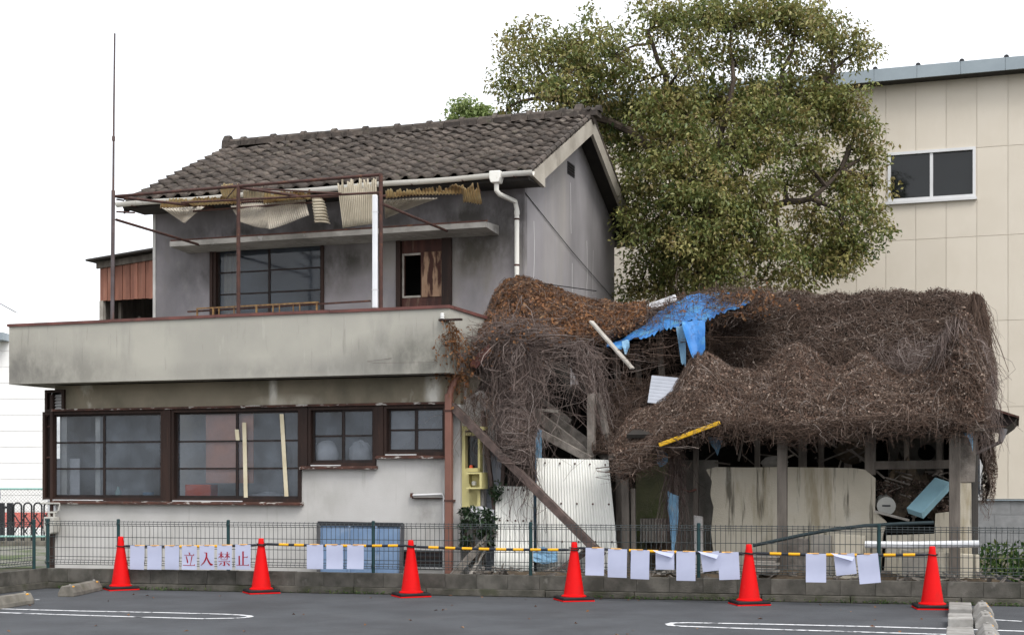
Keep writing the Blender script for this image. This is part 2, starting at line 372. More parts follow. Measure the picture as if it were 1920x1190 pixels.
mat('rust_siding', (.28, .125, .085), (.18, .078, .055), .75, 2.5, (2, 2, .5), bump=.2, rand=.16, stains=[((.36, .20, .15), 3, (3, 3, .4), .56, .72, .6), ((.10, .06, .05), 3, (4, 4, .3), .6, .75, .5)])
mat('old_wood', (.20, .175, .15), (.11, .095, .082), .9, 8, (1, 1, .25), bump=.5, bscale=40, bstretch=(1, 1, .12), rand=.2)
mat('grey_plank', (.24, .215, .19), (.13, .115, .10), .9, 7, bump=.5, bscale=50, rand=.22, stains=[((.05, .045, .04), 6, None, .55, .7, .6)])
mat('brown_beam', (.12, .085, .075), (.06, .045, .04), .85, 8, bump=.5, bscale=50, stains=[((.20, .16, .14), 9, None, .58, .7, .6)])
mat('pale_plank', (.42, .39, .35), (.27, .25, .22), .9, 6, bump=.3, bscale=50)
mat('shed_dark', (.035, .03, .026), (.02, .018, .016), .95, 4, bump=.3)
mat('shed_plaster', (.60, .55, .45), (.49, .445, .355), .92, 1.3, bump=.3, bscale=60,
    stains=[((.30, .25, .16), 2.2, (2.2, 1, .32), .54, .68, .75), ((.09, .08, .06), 3.4, (2.8, 1, .22), .57, .66, .85), ((.60, .57, .50), 1.8, None, .56, .70, .5)])
mat('white_plaster', (.56, .54, .52), (.42, .40, .385), .92, 3, bump=.3, bscale=60, stains=[((.20, .09, .065), 7, (1.5, 1, .5), .58, .68, .8), ((.30, .28, .26), 3, None, .55, .7, .5)])
mat('cream_yellow', (.60, .545, .26), (.52, .46, .20), .6, 2, bump=.08, stains=[((.34, .27, .12), 5, None, .6, .72, .5)])
mat('tarp', (.045, .20, .50), (.028, .13, .36), .5, 3, bump=.6, bscale=10, stains=[((.12, .33, .45), 4, None, .52, .66, .7), ((.07, .085, .085), 9, (1, 1, .4), .62, .72, .7)])
mat('tarp_faded', (.20, .36, .50), (.13, .25, .38), .7, 6, bump=.3, stains=[((.30, .36, .40), 5, None, .55, .68, .8)])
mat('panel_white', (.38, .40, .45), (.30, .32, .36), .5, 2, bump=.05, stains=[((.22, .21, .2), 4, None, .6, .75, .5)])
mat('yellow_steel', (.80, .47, .02), (.68, .38, .02), .5, 4, bump=.1, stains=[((.2, .11, .03), 7, None, .58, .7, .6)])
mat('light_blue', (.30, .50, .58), (.25, .43, .50), .45, 3, bump=.08, stains=[((.17, .22, .23), 5, None, .6, .72, .6)])
mat('debris', (.10, .075, .05), (.05, .04, .03), .95, 8, bump=.8, bscale=25)
mat('enamel', (.50, .50, .46), (.40, .40, .37), .35, 3, bump=.05)
mat('dark_hose', (.025, .04, .045), (.018, .03, .034), .6, 3, bump=.05)
mat('alc_panel', (.63, .575, .49), (.595, .54, .455), .88, 1.0, bump=.12, bscale=160, rand=.018, stains=[((.50, .43, .33), .7, (1, 1, .3), .56, .78, .4)])
mat('joint', (.50, .445, .365), (.46, .41, .335), .9, 3)
mat('steel_grey', (.29, .34, .37), (.25, .295, .325), .45, 2, bump=.03)
mat('aluminium', (.66, .66, .66), (.58, .58, .58), .35, 2, bump=.02, metallic=.2)
mat('white_siding', (.86, .86, .85), (.82, .82, .81), .7, 2, bump=.05, rand=.02)
mat('block_wall', (.29, .295, .30), (.22, .225, .23), .92, 5, bump=.3, bscale=100, rand=.10, stains=[((.40, .40, .39), 5, None, .6, .72, .4)])
mat('fence_green', (.012, .042, .045), (.010, .034, .037), .45, 3, bump=0)
mat('wire_grey', (.05, .06, .062), (.035, .043, .045), .5, 3, bump=0)
mat('mint', (.30, .52, .47), (.26, .45, .41), .5, 3, bump=0)
mat('gate_black', (.03, .03, .035), (.02, .02, .024), .5, 3, bump=0)
mat('red_panel', (.60, .17, .14), (.50, .14, .12), .6, 1, bump=0)
mat('cone_red', (.66, .004, .005), (.56, .003, .004), .5, 2, bump=.03, spec=.14, stains=[((.36, .018, .014), 7, (1, 1, .4), .54, .70, .6), ((.62, .05, .04), 9, None, .62, .72, .5)])
mat('rubber', (.016, .016, .018), (.010, .010, .011), .7, 4, bump=.1)
mat('bar_black', (.022, .026, .034), (.016, .019, .025), .45, 4, bump=0)
mat('bar_yellow', (.78, .40, .012), (.68, .34, .012), .45, 4, bump=0)
mat('paper', (.50, .53, .69), (.46, .49, .65), .8, 5, bump=.06, bscale=9, translucent=.12)
mat('ink_red', (.32, .005, .022), (.28, .005, .02), .7, 5, bump=0)
mat('orange_tape', (.72, .40, .14), (.60, .32, .1), .6, 4, bump=0)
mat('reflector', (.85, .42, .03), (.75, .36, .03), .4, 4, bump=0)
mat('blue_sheet', (.12, .185, .29), (.09, .15, .25), .5, 3, bump=.2, bscale=12, stains=[((.24, .29, .36), 2.2, None, .5, .65, .7)])
mat('meter', (.46, .45, .41), (.38, .37, .34), .6, 4)
mat('porcelain', (.72, .72, .70), (.64, .64, .62), .3, 4, bump=0)
mat('blue_sign_white', (.70, .72, .74), (.6, .62, .64), .6, 4)
mat('vine', rough=.9, bump=0, ramp=[(.028, .018, .014), (.068, .045, .034), (.124, .084, .065), (.105, .067, .048), (.205, .158, .132), (.34, .288, .255)])
mat('vine_litter_pale', rough=.9, bump=0, ramp=[(.038, .023, .016), (.092, .054, .038), (.158, .095, .068), (.215, .146, .112), (.45, .36, .29)], translucent=.1)
mat('vine_grey', rough=.9, bump=0, ramp=[(.05, .037, .032), (.115, .084, .074), (.19, .145, .128), (.26, .21, .188), (.37, .325, .30)])
mat('vine_leaf', rough=.85, bump=0, ramp=[(.055, .028, .017), (.14, .066, .032), (.24, .115, .048), (.20, .085, .040), (.40, .25, .135)], translucent=.15)
mat('vine_litter', rough=.9, bump=0, ramp=[(.027, .019, .015), (.062, .042, .033), (.106, .072, .056), (.155, .112, .090), (.42, .35, .29)], translucent=.1)
mat('vine_core', (.040, .028, .021), (.022, .016, .012), .95, 14, bump=.8, bscale=30)
mat('bark', (.085, .065, .05), (.045, .035, .028), .95, 8, (1, 1, .3), bump=.7, bscale=25)
mat('leaf', rough=.48, bump=0, spec=.5, translucent=.30,
    ramp=[(.034, .064, .018), (.080, .122, .034), (.132, .168, .048), (.185, .205, .060), (.235, .232, .072), (.215, .155, .060), (.44, .43, .15)])
mat('leaf_pale', rough=.5, bump=0, spec=.4, translucent=.4, ramp=[(.14, .20, .07), (.20, .27, .09), (.26, .32, .12), (.32, .36, .15)])
mat('leaf_dark', rough=.4, bump=0, spec=.5, translucent=.2, ramp=[(.010, .025, .012), (.018, .042, .016), (.03, .06, .02)])
mat('weed', rough=.6, bump=0, translucent=.3, ramp=[(.02, .05, .012), (.035, .085, .018), (.06, .11, .02), (.12, .15, .04)])
glass('glass_hazy', (.19, .225, .27), .24, tint=(.9, .94, .98), vary=.16)
glass('glass_frost', (.17, .19, .22), .62, vary=.14, gloss=.25)
glass('glass_blue', (.13, .16, .20), .26, vary=.12, gloss=.06)
glass('glass_dark', (.02, .024, .026), .4, tint=(.25, .28, .3), vary=.1)
# ------------------------------------------------------------------ ground, lot, kerb
P = HF.P
g = MB().add([(-400, -60, -.012), (400, -60, -.012), (400, 900, -.012), (-400, 900, -.012)], [(0, 1, 2, 3)]).build('ground', 'dirt', frame=WF, org=(0, 0, 0), kind='structure')
KC = (-6.29, 19.2); KF = Frame(KC[0], KC[1], R(-13.0))           # kerb frame: x runs right along the street edge of the plot
KL = 15.0
kr = Frame(KC[0], KC[1], math.atan2(-.8, -.25))                   # the kerb's short return on the left, towards the viewer
A = KF.world((0, -.06, 0)); B = KF.world((KL + 6, -.06, 0)); Cn = kr.world((22, 0, 0))
MB().add([(A.x, A.y, 0), (B.x, B.y, 0), (14, -30, 0), (Cn.x, Cn.y, 0)], [(3, 2, 1, 0)]).build('asphalt_parking_lot', 'asphalt', frame=WF, org=(0, 0, 0), kind='structure')
pa = HF.world((-9.3, -4.0, 0))
gv = [ground(-260, 1060), ground(70, 1064), (-7.4, 22.6, 0), (-9.5, 31.5, 0), (-20, 31.5, 0)]
MB().add([(p[0], p[1], -.004) for p in gv], [(0, 1, 2, 3, 4)]).build('gravel_yard', 'gravel', frame=WF, org=(0, 0, 0), kind='structure')

def kerb(frame, length, label, n0):
    k = thing('kerb_wall', label, 'kerb', frame, (0, 0, 0), 'concrete block kerbs round the parking lot')
    x, i = 0.0, 0
    bm = MB().box(0, .392, 0, .12, 0, .185)
    me = None
    while x < length:
        L = min(.40, length - x)
        o = MB().box(x + .0015, x + L - .0015, random.uniform(-.003, .003), .12, .085, .262 + random.uniform(-.003, .003)).build('block', 'block', k, bevel=.004)
        i += 1; x += L
    MB().box(0, length, .012, .115, .05, .25).build('mortar', 'footing', k)
    x = 0
    while x < length:
        L = random.uniform(.9, 1.6)
        MB().box(x, min(length, x + L - .01), -.03 + random.uniform(-.006, .006), .14, 0, .082 + random.uniform(-.006, .004)).build('footing_stone', 'footing', k, bevel=.008)
        x += L
    return k
kerb(KF, KL, 'long low grey concrete block kerb below the green mesh fence', 0)
kerb(kr, 3.2, 'short concrete block kerb turning towards the viewer at the far left', 1)

# mesh fence on the kerb: panels between posts every two metres
def fence_panel(frame, x0, x1, label, grp):
    f = thing('mesh_fence_panel', label, 'fence', frame, ((x0 + x1) / 2, .06, .26), grp)
    m = MB(); zt, zb = .885, .315
    n = max(2, round((x1 - x0) / .062))
    for i in range(n + 1):
        x = x0 + .02 + (x1 - x0 - .04) * i / n
        m.tube([(x, .06, zt + .012), (x, .06, zt), (x, .035, zt - .028), (x, .06, zt - .055), (x, .06, zb + .06), (x, .035, zb + .03), (x, .06, zb)], .0034, 4, False)
    m.build('wire_grid', 'wire_grey', f)
    for z, y in ((zt, .056), (zt - .028, .031), (zt - .055, .056), (.68, .056), (.54, .056), (.42, .056), (zb + .06, .056), (zb + .03, .031), (zb, .056)):
        MB().tube([(x0 + .01, y, z), (x1 - .01, y, z)], .004, 4, False).build('rail_wire', 'wire_grey', f)
    return f
posts = []
for px in (90, 222, 428, 700, 995, 1310, 1648):
    posts.append(KF.P(px, 1000, .06)[0])
posts.append(posts[-1] + 2.0)
def fence_post(frame, x, label, grp):
    t = thing('fence_post', label, 'post', frame, (x, .06, .26), grp)
    MB().tube([(x, .06, .10), (x, .06, .905)], .022, 10).build('post_tube', 'fence_green', t, smooth=True)
    MB().lathe([(.024, .9), (.024, .912), (.012, .92)], 10, (x, .06)).build('cap', 'fence_green', t)
where = ['nearest the corner with the gas meter', 'behind the leftmost cone', 'below the first and second big windows', 'in front of the leaning blue sash', 'in front of the narrow corrugated sheet', 'left of the broken shed wall', 'by the right end of the grey pipe', 'at the right edge beyond the last cone']
for i, x in enumerate(posts):
    fence_post(KF, x, 'dark green fence post ' + where[i], 'fence posts along the kerb')
spans = ['below the left half of the big windows', 'under the second big window', 'between the small windows and the leaning sash', 'in front of the brown downpipe and narrow corrugated sheet', 'in front of the wide corrugated sheet', 'in front of the shed plaster wall', 'below the shed opening with the light blue box']
for i in range(len(posts) - 1):
    fence_panel(KF, posts[i], posts[i + 1], 'green wire mesh fence panel ' + spans[i] if i else 'green wire mesh fence panel by the gas meter', 'mesh fence panels on the kerb')
fence_post(kr, .22, 'dark green fence post left of the house corner', 'fence posts along the kerb')
fence_panel(kr, .22, 2.2, 'green wire mesh fence panel at the far left edge', 'mesh fence panels on the kerb')
fence_panel(KF, .03, posts[0], 'narrow piece of mesh fence between two posts at the corner', 'mesh fence panels on the kerb')

# ------------------------------------------------------------------ the house
H = thing('derelict_house', 'derelict two storey plastered house with tiled roof and long balcony', 'house', HF, (0, 0, 0))
UW, T = -6.39, 5.1                 # upper storey: u from UW to 0, depth T
VL, VB = -2.55, -3.0               # lower front wall, balcony front
Z_BB, Z_BT = 2.815, 3.66           # balcony underside and top
def win(name_px, v):               # opening (u0,u1,z0,z1) from the two corners
    (x0, y0), (x1, y1) = name_px
    a, b = P(x0, y0, v), P(x1, y1, v)
    return (a[0], b[0], b[2], a[2])
# lower front: openings
zw_t = P(200, 770, VL)[2]
W1 = (P(82, 0, VL)[0], P(308, 0, VL)[0], P(200, 938, VL)[2], zw_t)
W2 = (P(323, 0, VL)[0], P(566, 0, VL)[0], P(450, 940, VL)[2], zw_t)
W3 = (P(579, 0, VL)[0], P(706, 0, VL)[0], P(640, 873, VL)[2], zw_t)
W4 = (P(721, 0, VL)[0], P(838, 0, VL)[0], P(780, 853, VL)[2], zw_t)
lows = [W1, W2, W3, W4]
MB().cells(UW, -.02, 0, zw_t, VL, VL + .12, lows).build('front_wall', 'lower_plaster', H)
vent = win(((91, 735), (120, 768)), VL)
MB().cells(UW, -.02, zw_t + .005, Z_BB - .005, VL, VL + .12, [vent]).build('head_wall', 'head_plaster', H)
MB().box(UW, UW + .12, VL + .122, 0, 0, Z_BB - .005).build('side_wall', 'lower_plaster', H)
# right side of the lower storey, broken open towards the ruin
MB().prism([(-2.2, 2.3), (-1.5, 0), (-.91, 0), (-.91, 2.79), (VL + .13, 2.79), (VL + .13, 2.5)], -.14, -.021, 'x').build('broken_side_wall', 'white_plaster', H)
MB().box(-.14, -.021, -.9, T - .2, 0, 2.79).build('rear_side_wall', 'room_dark', H)
# the room behind the big windows
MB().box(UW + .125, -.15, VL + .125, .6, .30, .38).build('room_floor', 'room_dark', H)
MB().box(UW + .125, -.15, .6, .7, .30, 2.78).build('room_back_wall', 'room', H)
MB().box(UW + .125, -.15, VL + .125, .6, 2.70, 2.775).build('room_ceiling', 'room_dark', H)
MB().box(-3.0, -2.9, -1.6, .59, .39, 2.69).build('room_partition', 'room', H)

def casement(op, v, cols, rows, gl, label=None, sash='sash_wood', fw=.042, mull=.028, depth=.09, split=.0):
    u0, u1, z0, z1 = op
    m = MB()
    m.box(u0, u0 + fw, v - .03, v + depth, z0, z1).box(u1 - fw, u1, v - .03, v + depth, z0, z1)
    m.box(u0 + fw, u1 - fw, v - .028, v + depth, z1 - fw, z1).box(u0 + fw, u1 - fw, v - .028, v + depth, z0, z0 + fw)
    w = m.build('window', 'dark_wood', H)
    if label: w['label'] = label
    iu0, iu1, iz0, iz1 = u0 + fw, u1 - fw, z0 + fw, z1 - fw
    cw = (iu1 - iu0) / cols
    for c in range(cols):
        a, b = iu0 + c * cw, iu0 + (c + 1) * cw
        vy = v + .012 + (.03 if c % 2 == 0 else 0)
        s = MB(); st = mull
        s.box(a + .002, a + st, vy, vy + .026, iz0, iz1).box(b - st, b - .002, vy, vy + .026, iz0, iz1)
        s.box(a + st, b - st, vy, vy + .026, iz0, iz0 + st * 1.4).box(a + st, b - st, vy, vy + .026, iz1 - st, iz1)
        rh = (iz1 - st - iz0 - st * 1.4) / rows
        for r in range(1, rows):
            z = iz0 + st * 1.4 + rh * r
            s.box(a + st, b - st, vy + .003, vy + .023, z - .012, z + .012)
        s.build('sash', sash, w)
        for r in range(rows):
            z = iz0 + st * 1.4 + rh * r
            gm = gl[(c + r * cols) % len(gl)] if isinstance(gl, list) else gl
            MB().add([(a + st - .003, vy + .012, z), (b - st + .003, vy + .012 + random.uniform(-.002, .002), z), (b - st + .003, vy + .012 + random.uniform(-.002, .002), z + rh), (a + st - .003, vy + .012, z + rh)], [(0, 1, 2, 3)]).build('pane', gm, w)
    return w
w1 = casement(W1, VL, 2, 3, 'glass_hazy', 'leftmost large window with six hazy panes')
w2 = casement(W2, VL, 2, 3, 'glass_hazy', 'second large window with cream tape strips behind the glass')
w3 = casement(W3, VL, 2, 2, 'glass_hazy', 'small four pane window with a white bag behind it')
w4 = casement(W4, VL, 2, 2, 'glass_frost', 'small four pane frosted window beside the brown downpipe')
for a, b, zb in ((308, 323, W2[2]), (566, 579, W3[2]), (706, 721, W4[2])):
    MB().box(P(a, 0, VL)[0] + .002, P(b, 0, VL)[0] - .002, VL - .045, VL + .02, zb, zw_t).build('window_post', 'dark_wood', H)
MB().box(UW - .02, -.16, VL - .07, VL - .002, zw_t + .004, zw_t + .036).build('lintel_strip', 'rust_flashing', H)
def sill(u0, u1, z):
    MB().prism([(VL - .085, z - .045), (VL - .002, z - .045), (VL - .002, z - .003), (VL - .045, z - .003), (VL - .085, z - .022)], u0, u1, 'x').build('window_sill', 'rust_flashing', H)
sill(UW - .01, W2[1] + .03, W2[2]); sill(W3[0] - .1, W3[1] + .02, W3[2]); sill(W4[0] - .1, W4[1] + .01, W4[2])
for u0, u1, zz in ((W1[0] + .03, W1[0] + 1.05, W1[2]), (W2[0] + .03, W2[0] + 1.15, W2[2]), (W3[0] + .05, W3[0] + .5, W3[2]), (W4[0] + .03, W4[0] + .48, W4[2])):
    MB().box(u0, u1, VL - .048, VL - .030, zz + .001, zz + .014).build('sill_rail', 'aluminium', H)
for x0, y0, x1, y1 in ((457, 792, 460, 932), (527, 776, 536, 930), (443, 805, 445, 825)):
    a, b = P(x0, y0, VL + .05), P(x1, y1, VL + .05)
    MB().add([(a[0], VL + .008, a[2]), (a[0] + .062, VL + .008, a[2]), (b[0] + .062, VL + .008, b[2]), (b[0], VL + .008, b[2])], [(0, 1, 2, 3)]).build('tape_strip', 'tape', w2)
MB().box(P(385, 0, VL + .1)[0], P(474, 0, VL + .1)[0], VL + .115, VL + .13, P(400, 905, VL + .1)[2], zw_t - .03).build('inner_board', 'board_pink', H)
MB().box(P(182, 0, VL + .2)[0], P(191, 0, VL + .2)[0], VL + .16, VL + .22, .4, 2.6).build('inner_post', 'pale_edge', H)
MB().box(P(90, 0, VL + .2)[0], P(150, 0, VL + .2)[0], VL + .19, VL + .21, .9, 1.75).build('inner_curtain', 'plastic_bag', H)
# a few things left on the inner sill
sh = MB().box(UW + .2, -.3, VL + .13, VL + .55, W2[2] - .06, W2[2] - .005).build('inner_shelf', 'room', H)
def blob(name, label, cat, c, r, m, squash=(1, 1, 1), seed=1, amp=.12):
    n1, n2 = 14, 20; vs_, fs = [], []; w = wob(seed, 6, 3)
    for i in range(n1 + 1):
        th = math.pi * i / n1
        for j in range(n2):
            ph = 2 * math.pi * j / n2
            k = r * (1 + amp * float(w(3 * math.cos(ph) * math.sin(th), 3 * math.sin(ph) + 2 * math.cos(th))))
            vs_.append((c[0] + k * squash[0] * math.sin(th) * math.cos(ph), c[1] + k * squash[1] * math.sin(th) * math.sin(ph), c[2] + k * squash[2] * math.cos(th)))
    for i in range(n1):
        for j in range(n2): fs.append((i*n2+j, i*n2+(j+1) % n2, (i+1)*n2+(j+1) % n2, (i+1)*n2+j))
    o = MB().add(vs_, fs).build(name, m, smooth=True); return _props(o, label, cat)
zs = W3[2] + .0
c = P(615, 848, VL + .25); MB().box(W3[0], W3[1], VL + .13, VL + .5, W3[2] - .03, W3[2] + .03).build('inner_shelf', 'room', H)
blob('plastic_bag', 'rounded white plastic bag behind the small four pane window', 'bag', (c[0], VL + .20, W3[2] + .18), .17, 'plastic_bag', (1.05, .6, 1.0), 3)
c = P(672, 850, VL + .3)
blob('crumpled_bag', 'grey translucent bag next to the white bag behind glass', 'bag', (c[0], VL + .36, W3[2] + .17), .17, 'plastic_bag', (.9, .7, 1.0), 5, .25)
c = P(382, 915, VL + .3)
_props(MB().box(c[0] - .21, c[0] + .21, VL + .14, VL + .34, W2[2], W2[2] + .24).build('red_box', 'red_box', bevel=.01), 'blurred red box inside the second large window', 'box')
c = P(278, 922, VL + .25)
_props(MB().lathe([(.04, W1[2]), (.075, W1[2] + .05), (.085, W1[2] + .12), (.07, W1[2] + .122), (.06, W1[2] + .06)], 16, (c[0], VL + .25)).build('blue_bowl', 'blue_bowl', smooth=True), 'small blue bowl inside the leftmost large window', 'bowl')
c = P(222, 918, VL + .25)
_props(MB().lathe([(.045, W1[2]), (.05, W1[2] + .12), (.02, W1[2] + .17), (.02, W1[2] + .2)], 14, (c[0], VL + .25)).build('bottle', 'mint', smooth=True), 'pale green bottle inside the leftmost large window', 'bottle')
c = P(500, 915, VL + .3)
blob('rag_pile', 'pale rag pile behind the taped window glass', 'rags', (c[0], VL + .33, W2[2] + .05), .22, 'plastic_bag', (1.3, .6, .35), 9, .3)

# vent in the head wall
vt = MB().box(vent[0] - .03, vent[0] + .01, VL - .05, VL + .06, vent[2] - .03, vent[3] + .03).box(vent[1] - .01, vent[1] + .03, VL - .05, VL + .06, vent[2] - .03, vent[3] + .03)
vt.box(vent[0] + .01, vent[1] - .01, VL - .05, VL + .06, vent[3] - .01, vent[3] + .03).box(vent[0] + .01, vent[1] - .01, VL - .05, VL + .06, vent[2] - .03, vent[2] + .01)
vv = vt.build('wall_vent', 'dark_wood', H)
for i in range(5):
    z = vent[2] + .03 + i * (vent[3] - vent[2] - .04) / 5
    MB().beam((vent[0] + .08, VL + .02, z), (vent[1] - .015, VL + .02, z), .05, .012, (0, -.6, .8)).build('louver', 'aluminium', vv)
MB().box(vent[0] + .01, vent[1] - .01, VL + .062, VL + .07, vent[2], vent[3]).build('vent_back', 'black', vv)

# balcony: slab, parapet front and sides, coping
UBL = P(17, 660, VB)[0]
def chip(): return 0
MB().box(UBL, 0, VB, VB + .12, Z_BB, Z_BT).build('balcony_front', 'balcony_plaster', H)
MB().box(-.12, 0, VB + .121, -.02, Z_BB, Z_BT).build('balcony_side', 'balcony_plaster', H)
MB().box(UBL, UBL + .12, VB + .121, -.02, Z_BB, Z_BT).build('balcony_far_side', 'balcony_plaster', H)
MB().box(UBL + .121, -.121, VB + .121, -.02, Z_BB + .01, Z_BB + .13).build('balcony_slab', 'canopy', H)
def coping(u0, u1, v0, v1, nm='coping'):
    return MB().box(u0, u1, v0, v1, Z_BT + .002, Z_BT + .03).box(u0 + .002, u1 - .002, v0 + .002, v0 + .014, Z_BT - .03, Z_BT + .0015) if False else MB().box(u0, u1, v0, v1, Z_BT - .018, Z_BT + .026)
L = -UBL
for i in range(4):
    a = UBL - .02 + i * (L + .04) / 4; b = UBL - .02 + (i + 1) * (L + .04) / 4 - .004
    dz = random.uniform(-.004, .004)
    MB().box(a, b, VB - .022, VB + .142, Z_BT - .014 + dz, Z_BT + .026 + dz).build('coping', 'red_metal', H)
MB().box(-.142, .022, VB + .146, -.03, Z_BT - .014, Z_BT + .026).build('coping', 'red_metal', H)
MB().box(UBL - .022, UBL + .142, VB + .146, -.03, Z_BT - .014, Z_BT + .026).build('coping', 'red_metal', H)

# upper storey
UWIN = win(((401, 462), (608, 585)), 0); DOOR = win(((744, 442), (848, 575)), 0)
UWIN = (UWIN[0], UWIN[1], 3.62, UWIN[3]); DOOR = (DOOR[0], DOOR[1], 3.0, DOOR[3])
ZE = 5.78
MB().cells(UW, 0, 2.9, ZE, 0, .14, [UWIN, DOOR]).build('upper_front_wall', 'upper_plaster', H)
def zr(v): return 5.86 + .486 * (v + .6) if v <= 2.55 else 5.86 + .486 * (5.7 - v)
gab = [(.142, 2.9), (T, 2.9), (T, zr(T) - .13), (2.55, zr(2.55) - .13), (.142, zr(.142) - .13)]
MB().prism(gab, -.14, 0, 'x').build('gable_wall', 'gable_plaster', H)
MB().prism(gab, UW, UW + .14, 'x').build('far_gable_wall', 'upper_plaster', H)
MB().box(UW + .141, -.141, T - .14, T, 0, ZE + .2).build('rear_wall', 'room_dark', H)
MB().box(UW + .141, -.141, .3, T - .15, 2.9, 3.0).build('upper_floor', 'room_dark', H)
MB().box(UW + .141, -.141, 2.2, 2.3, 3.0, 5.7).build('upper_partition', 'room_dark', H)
MB().box(UW, UW + .05, -.014, -.002, 2.96, ZE - .01).build('pale_corner_strip', 'pale_edge', H)
MB().box(-.012, .014, -.014, -.002, 2.96, ZE - .01).build('corner_trim', 'upper_plaster', H)
# cracks on the gable
def crack(pts, w=.012):
    m = MB()
    for (p, q) in zip(pts, pts[1:]):
        m.add([(.003, p[0] - w / 2, p[1]), (.003, p[0] + w / 2, p[1]), (.003, q[0] + w / 2, q[1]), (.003, q[0] - w / 2, q[1])], [(0, 1, 2, 3)])
    m.build('crack_line', 'crack', H)
def rndline(v, z0, z1, w=.017):
    pts, vv, z = [], v, z0
    while z > z1:
        pts.append((vv, z)); z -= random.uniform(.12, .3); vv += random.uniform(-.03, .03)
    crack(pts, w)
rndline(.45, 5.35, 3.9); rndline(2.35, 6.3, 5.3, .014); rndline(2.45, 5.0, 4.1); rndline(3.3, 5.5, 4.2); rndline(3.7, 5.4, 4.6, .01); rndline(4.75, 4.6, 3.7)
# gable vent
gv_ = MB().box(-.01, .012, 2.18, 2.56, 6.42, 6.62).build('gable_vent', 'gate_black', H)
for i in range(4): MB().box(.0125, .02, 2.2, 2.54, 6.445 + i * .045, 6.458 + i * .045).build('louver', 'sash_wood', gv_)
# canopy over window and door
ca, cb = P(318, 455, -.55)[0], P(912, 420, -.55)[0]; zc = P(620, 440, -.55)[2]
MB().prism([(-.55, zc - .03), (-.55, zc + .05), (-.005, zc + .08), (-.005, zc - .06)], ca, cb, 'x').build('canopy_slab', 'canopy', H)
MB().box(ca + .02, cb + .015, -.553, -.52, zc + .052, zc + .075).build('canopy_edge', 'rust_steel', H)
# upper window
uw = casement(UWIN, 0, 2, 4, 'glass_blue', 'upper window with pale curtain behind its left panes', fw=.05)
MB().box(UWIN[0] - .05, UWIN[0] - .002, -.05, .1, 3.3, UWIN[3] + .02).build('window_jamb', 'dark_wood', H)
cm = MB(); cu = UWIN[0] + .09
prev = None
for i in range(17):
    u = cu + i * .016; v = .16 + .018 * math.sin(i * 1.3)
    if prev: cm.add([(prev[0], prev[1], 3.65), (u, v, 3.65), (u, v, UWIN[3] - .1), (prev[0], prev[1], UWIN[3] - .1)], [(0, 1, 2, 3)])
    prev = (u, v)
_props(cm.build('curtain', 'curtain', smooth=True), 'pale beige curtain behind the upper window', 'curtain')
# door
u0, u1, z0, z1 = DOOR
dm = MB().box(u0, u0 + .07, -.04, .1, z0, z1).box(u1 - .16, u1, -.04, .1, z0, z1).box(u0 + .07, u1 - .16, -.04, .1, z1 - .06, z1)
dr = dm.build('door', 'dark_wood', H)
o1 = win(((759, 480), (790, 554)), .05)
MB().cells(u0 + .071, u1 - .161, z0, z1 - .061, .03, .07, [o1]).build('door_leaf', 'door_red', dr)
pl = win(((791, 473), (832, 555)), .02); MB().box(pl[0], pl[1], .012, .028, pl[2], pl[3]).build('plywood_patch', 'plywood', dr)
tr_ = MB().box(o1[0] - .03, o1[0], .018, .028, o1[2] - .03, o1[3] + .03).box(o1[0], o1[1] - .002, .018, .028, o1[3], o1[3] + .03).box(o1[0], o1[1] - .002, .018, .028, o1[2] - .03, o1[2]).build('opening_trim', 'pale_plank', dr)

# ------------------------------------------------------------------ roof
UR, ULf = .33, -6.58
rs = MB().prism([(-.6, zr(-.6) - .10), (-.6, zr(-.6)), (2.55, zr(2.55)), (5.7, zr(5.7)), (5.7, zr(5.7) - .10), (2.55, zr(2.55) - .12)], ULf + .02, UR - .06, 'x')
roof = rs.build('roof', 'soffit', H)
# pantile: S profile across, thick lip at the lower edge
TW, TE, TL = .258, .268, .31
def pantile():
    n = 8; top, bot = [], []
    prof = []
    for i in range(n + 1):
        t = i / n
        z = .035 * math.sin(math.pi * min(1, (t - .58) / .42)) if t > .58 else -.019 * math.sin(math.pi * t / .58)
        prof.append((t * (TW + .022) - .011, z))
    m = MB(); th = .024
    for (y, lift) in ((0.0, .043), (TL, 0.0)):
        for x, z in prof: m.v.append((x, y, z + lift + th))
    for x, z in prof: m.v.append((x, 0.0, z + .043 - .010))
    k = n + 1
    for i in range(n):
        m.f.append((i, i + 1, k + i + 1, k + i)); m.f.append((2*k + i, 2*k + i + 1, i + 1, i))
    m.f.append((0, k, 2*k)); m.f.append((n, 2*k + n, k + n))
    return m
pt = pantile()
tile_me = bpy.data.meshes.new('roof_tile'); tile_me.from_pydata(pt.v, [], pt.f); tile_me.update(); tile_me.materials.append(MATS['roof_tile'])
tile_me.polygons.foreach_set('use_smooth', [True] * len(tile_me.polygons))
sl = math.atan(.486); NC = int((UR - ULf) / TW); off = (UR - ULf - NC * TW) / 2
NR = 13; n_made = 0; field = MB()
sw = wob(11, 5, 1.2)
def tile_mat(c, r, back=False, jit=1.0):
    d = -.06 + r * TE; sag = .018 * float(sw(c * .5, r * .6))
    v = -.6 + d * math.cos(sl); z = zr(-.6) + d * math.sin(sl) + .012 + sag
    M_ = Matrix.Translation((ULf + off + c * TW, v, z)) @ Matrix.Rotation(sl + random.gauss(0, .022) * jit, 4, 'X') @ Matrix.Rotation(random.gauss(0, .02) * jit, 4, 'Y') @ Matrix.Rotation(random.gauss(0, .018) * jit, 4, 'Z')
    if back: M_ = Matrix.Translation((0, 5.1, 0)) @ Matrix.Scale(-1, 4, (0, 1, 0)) @ M_
    return M_
holes = {(1, 12), (2, 12)}
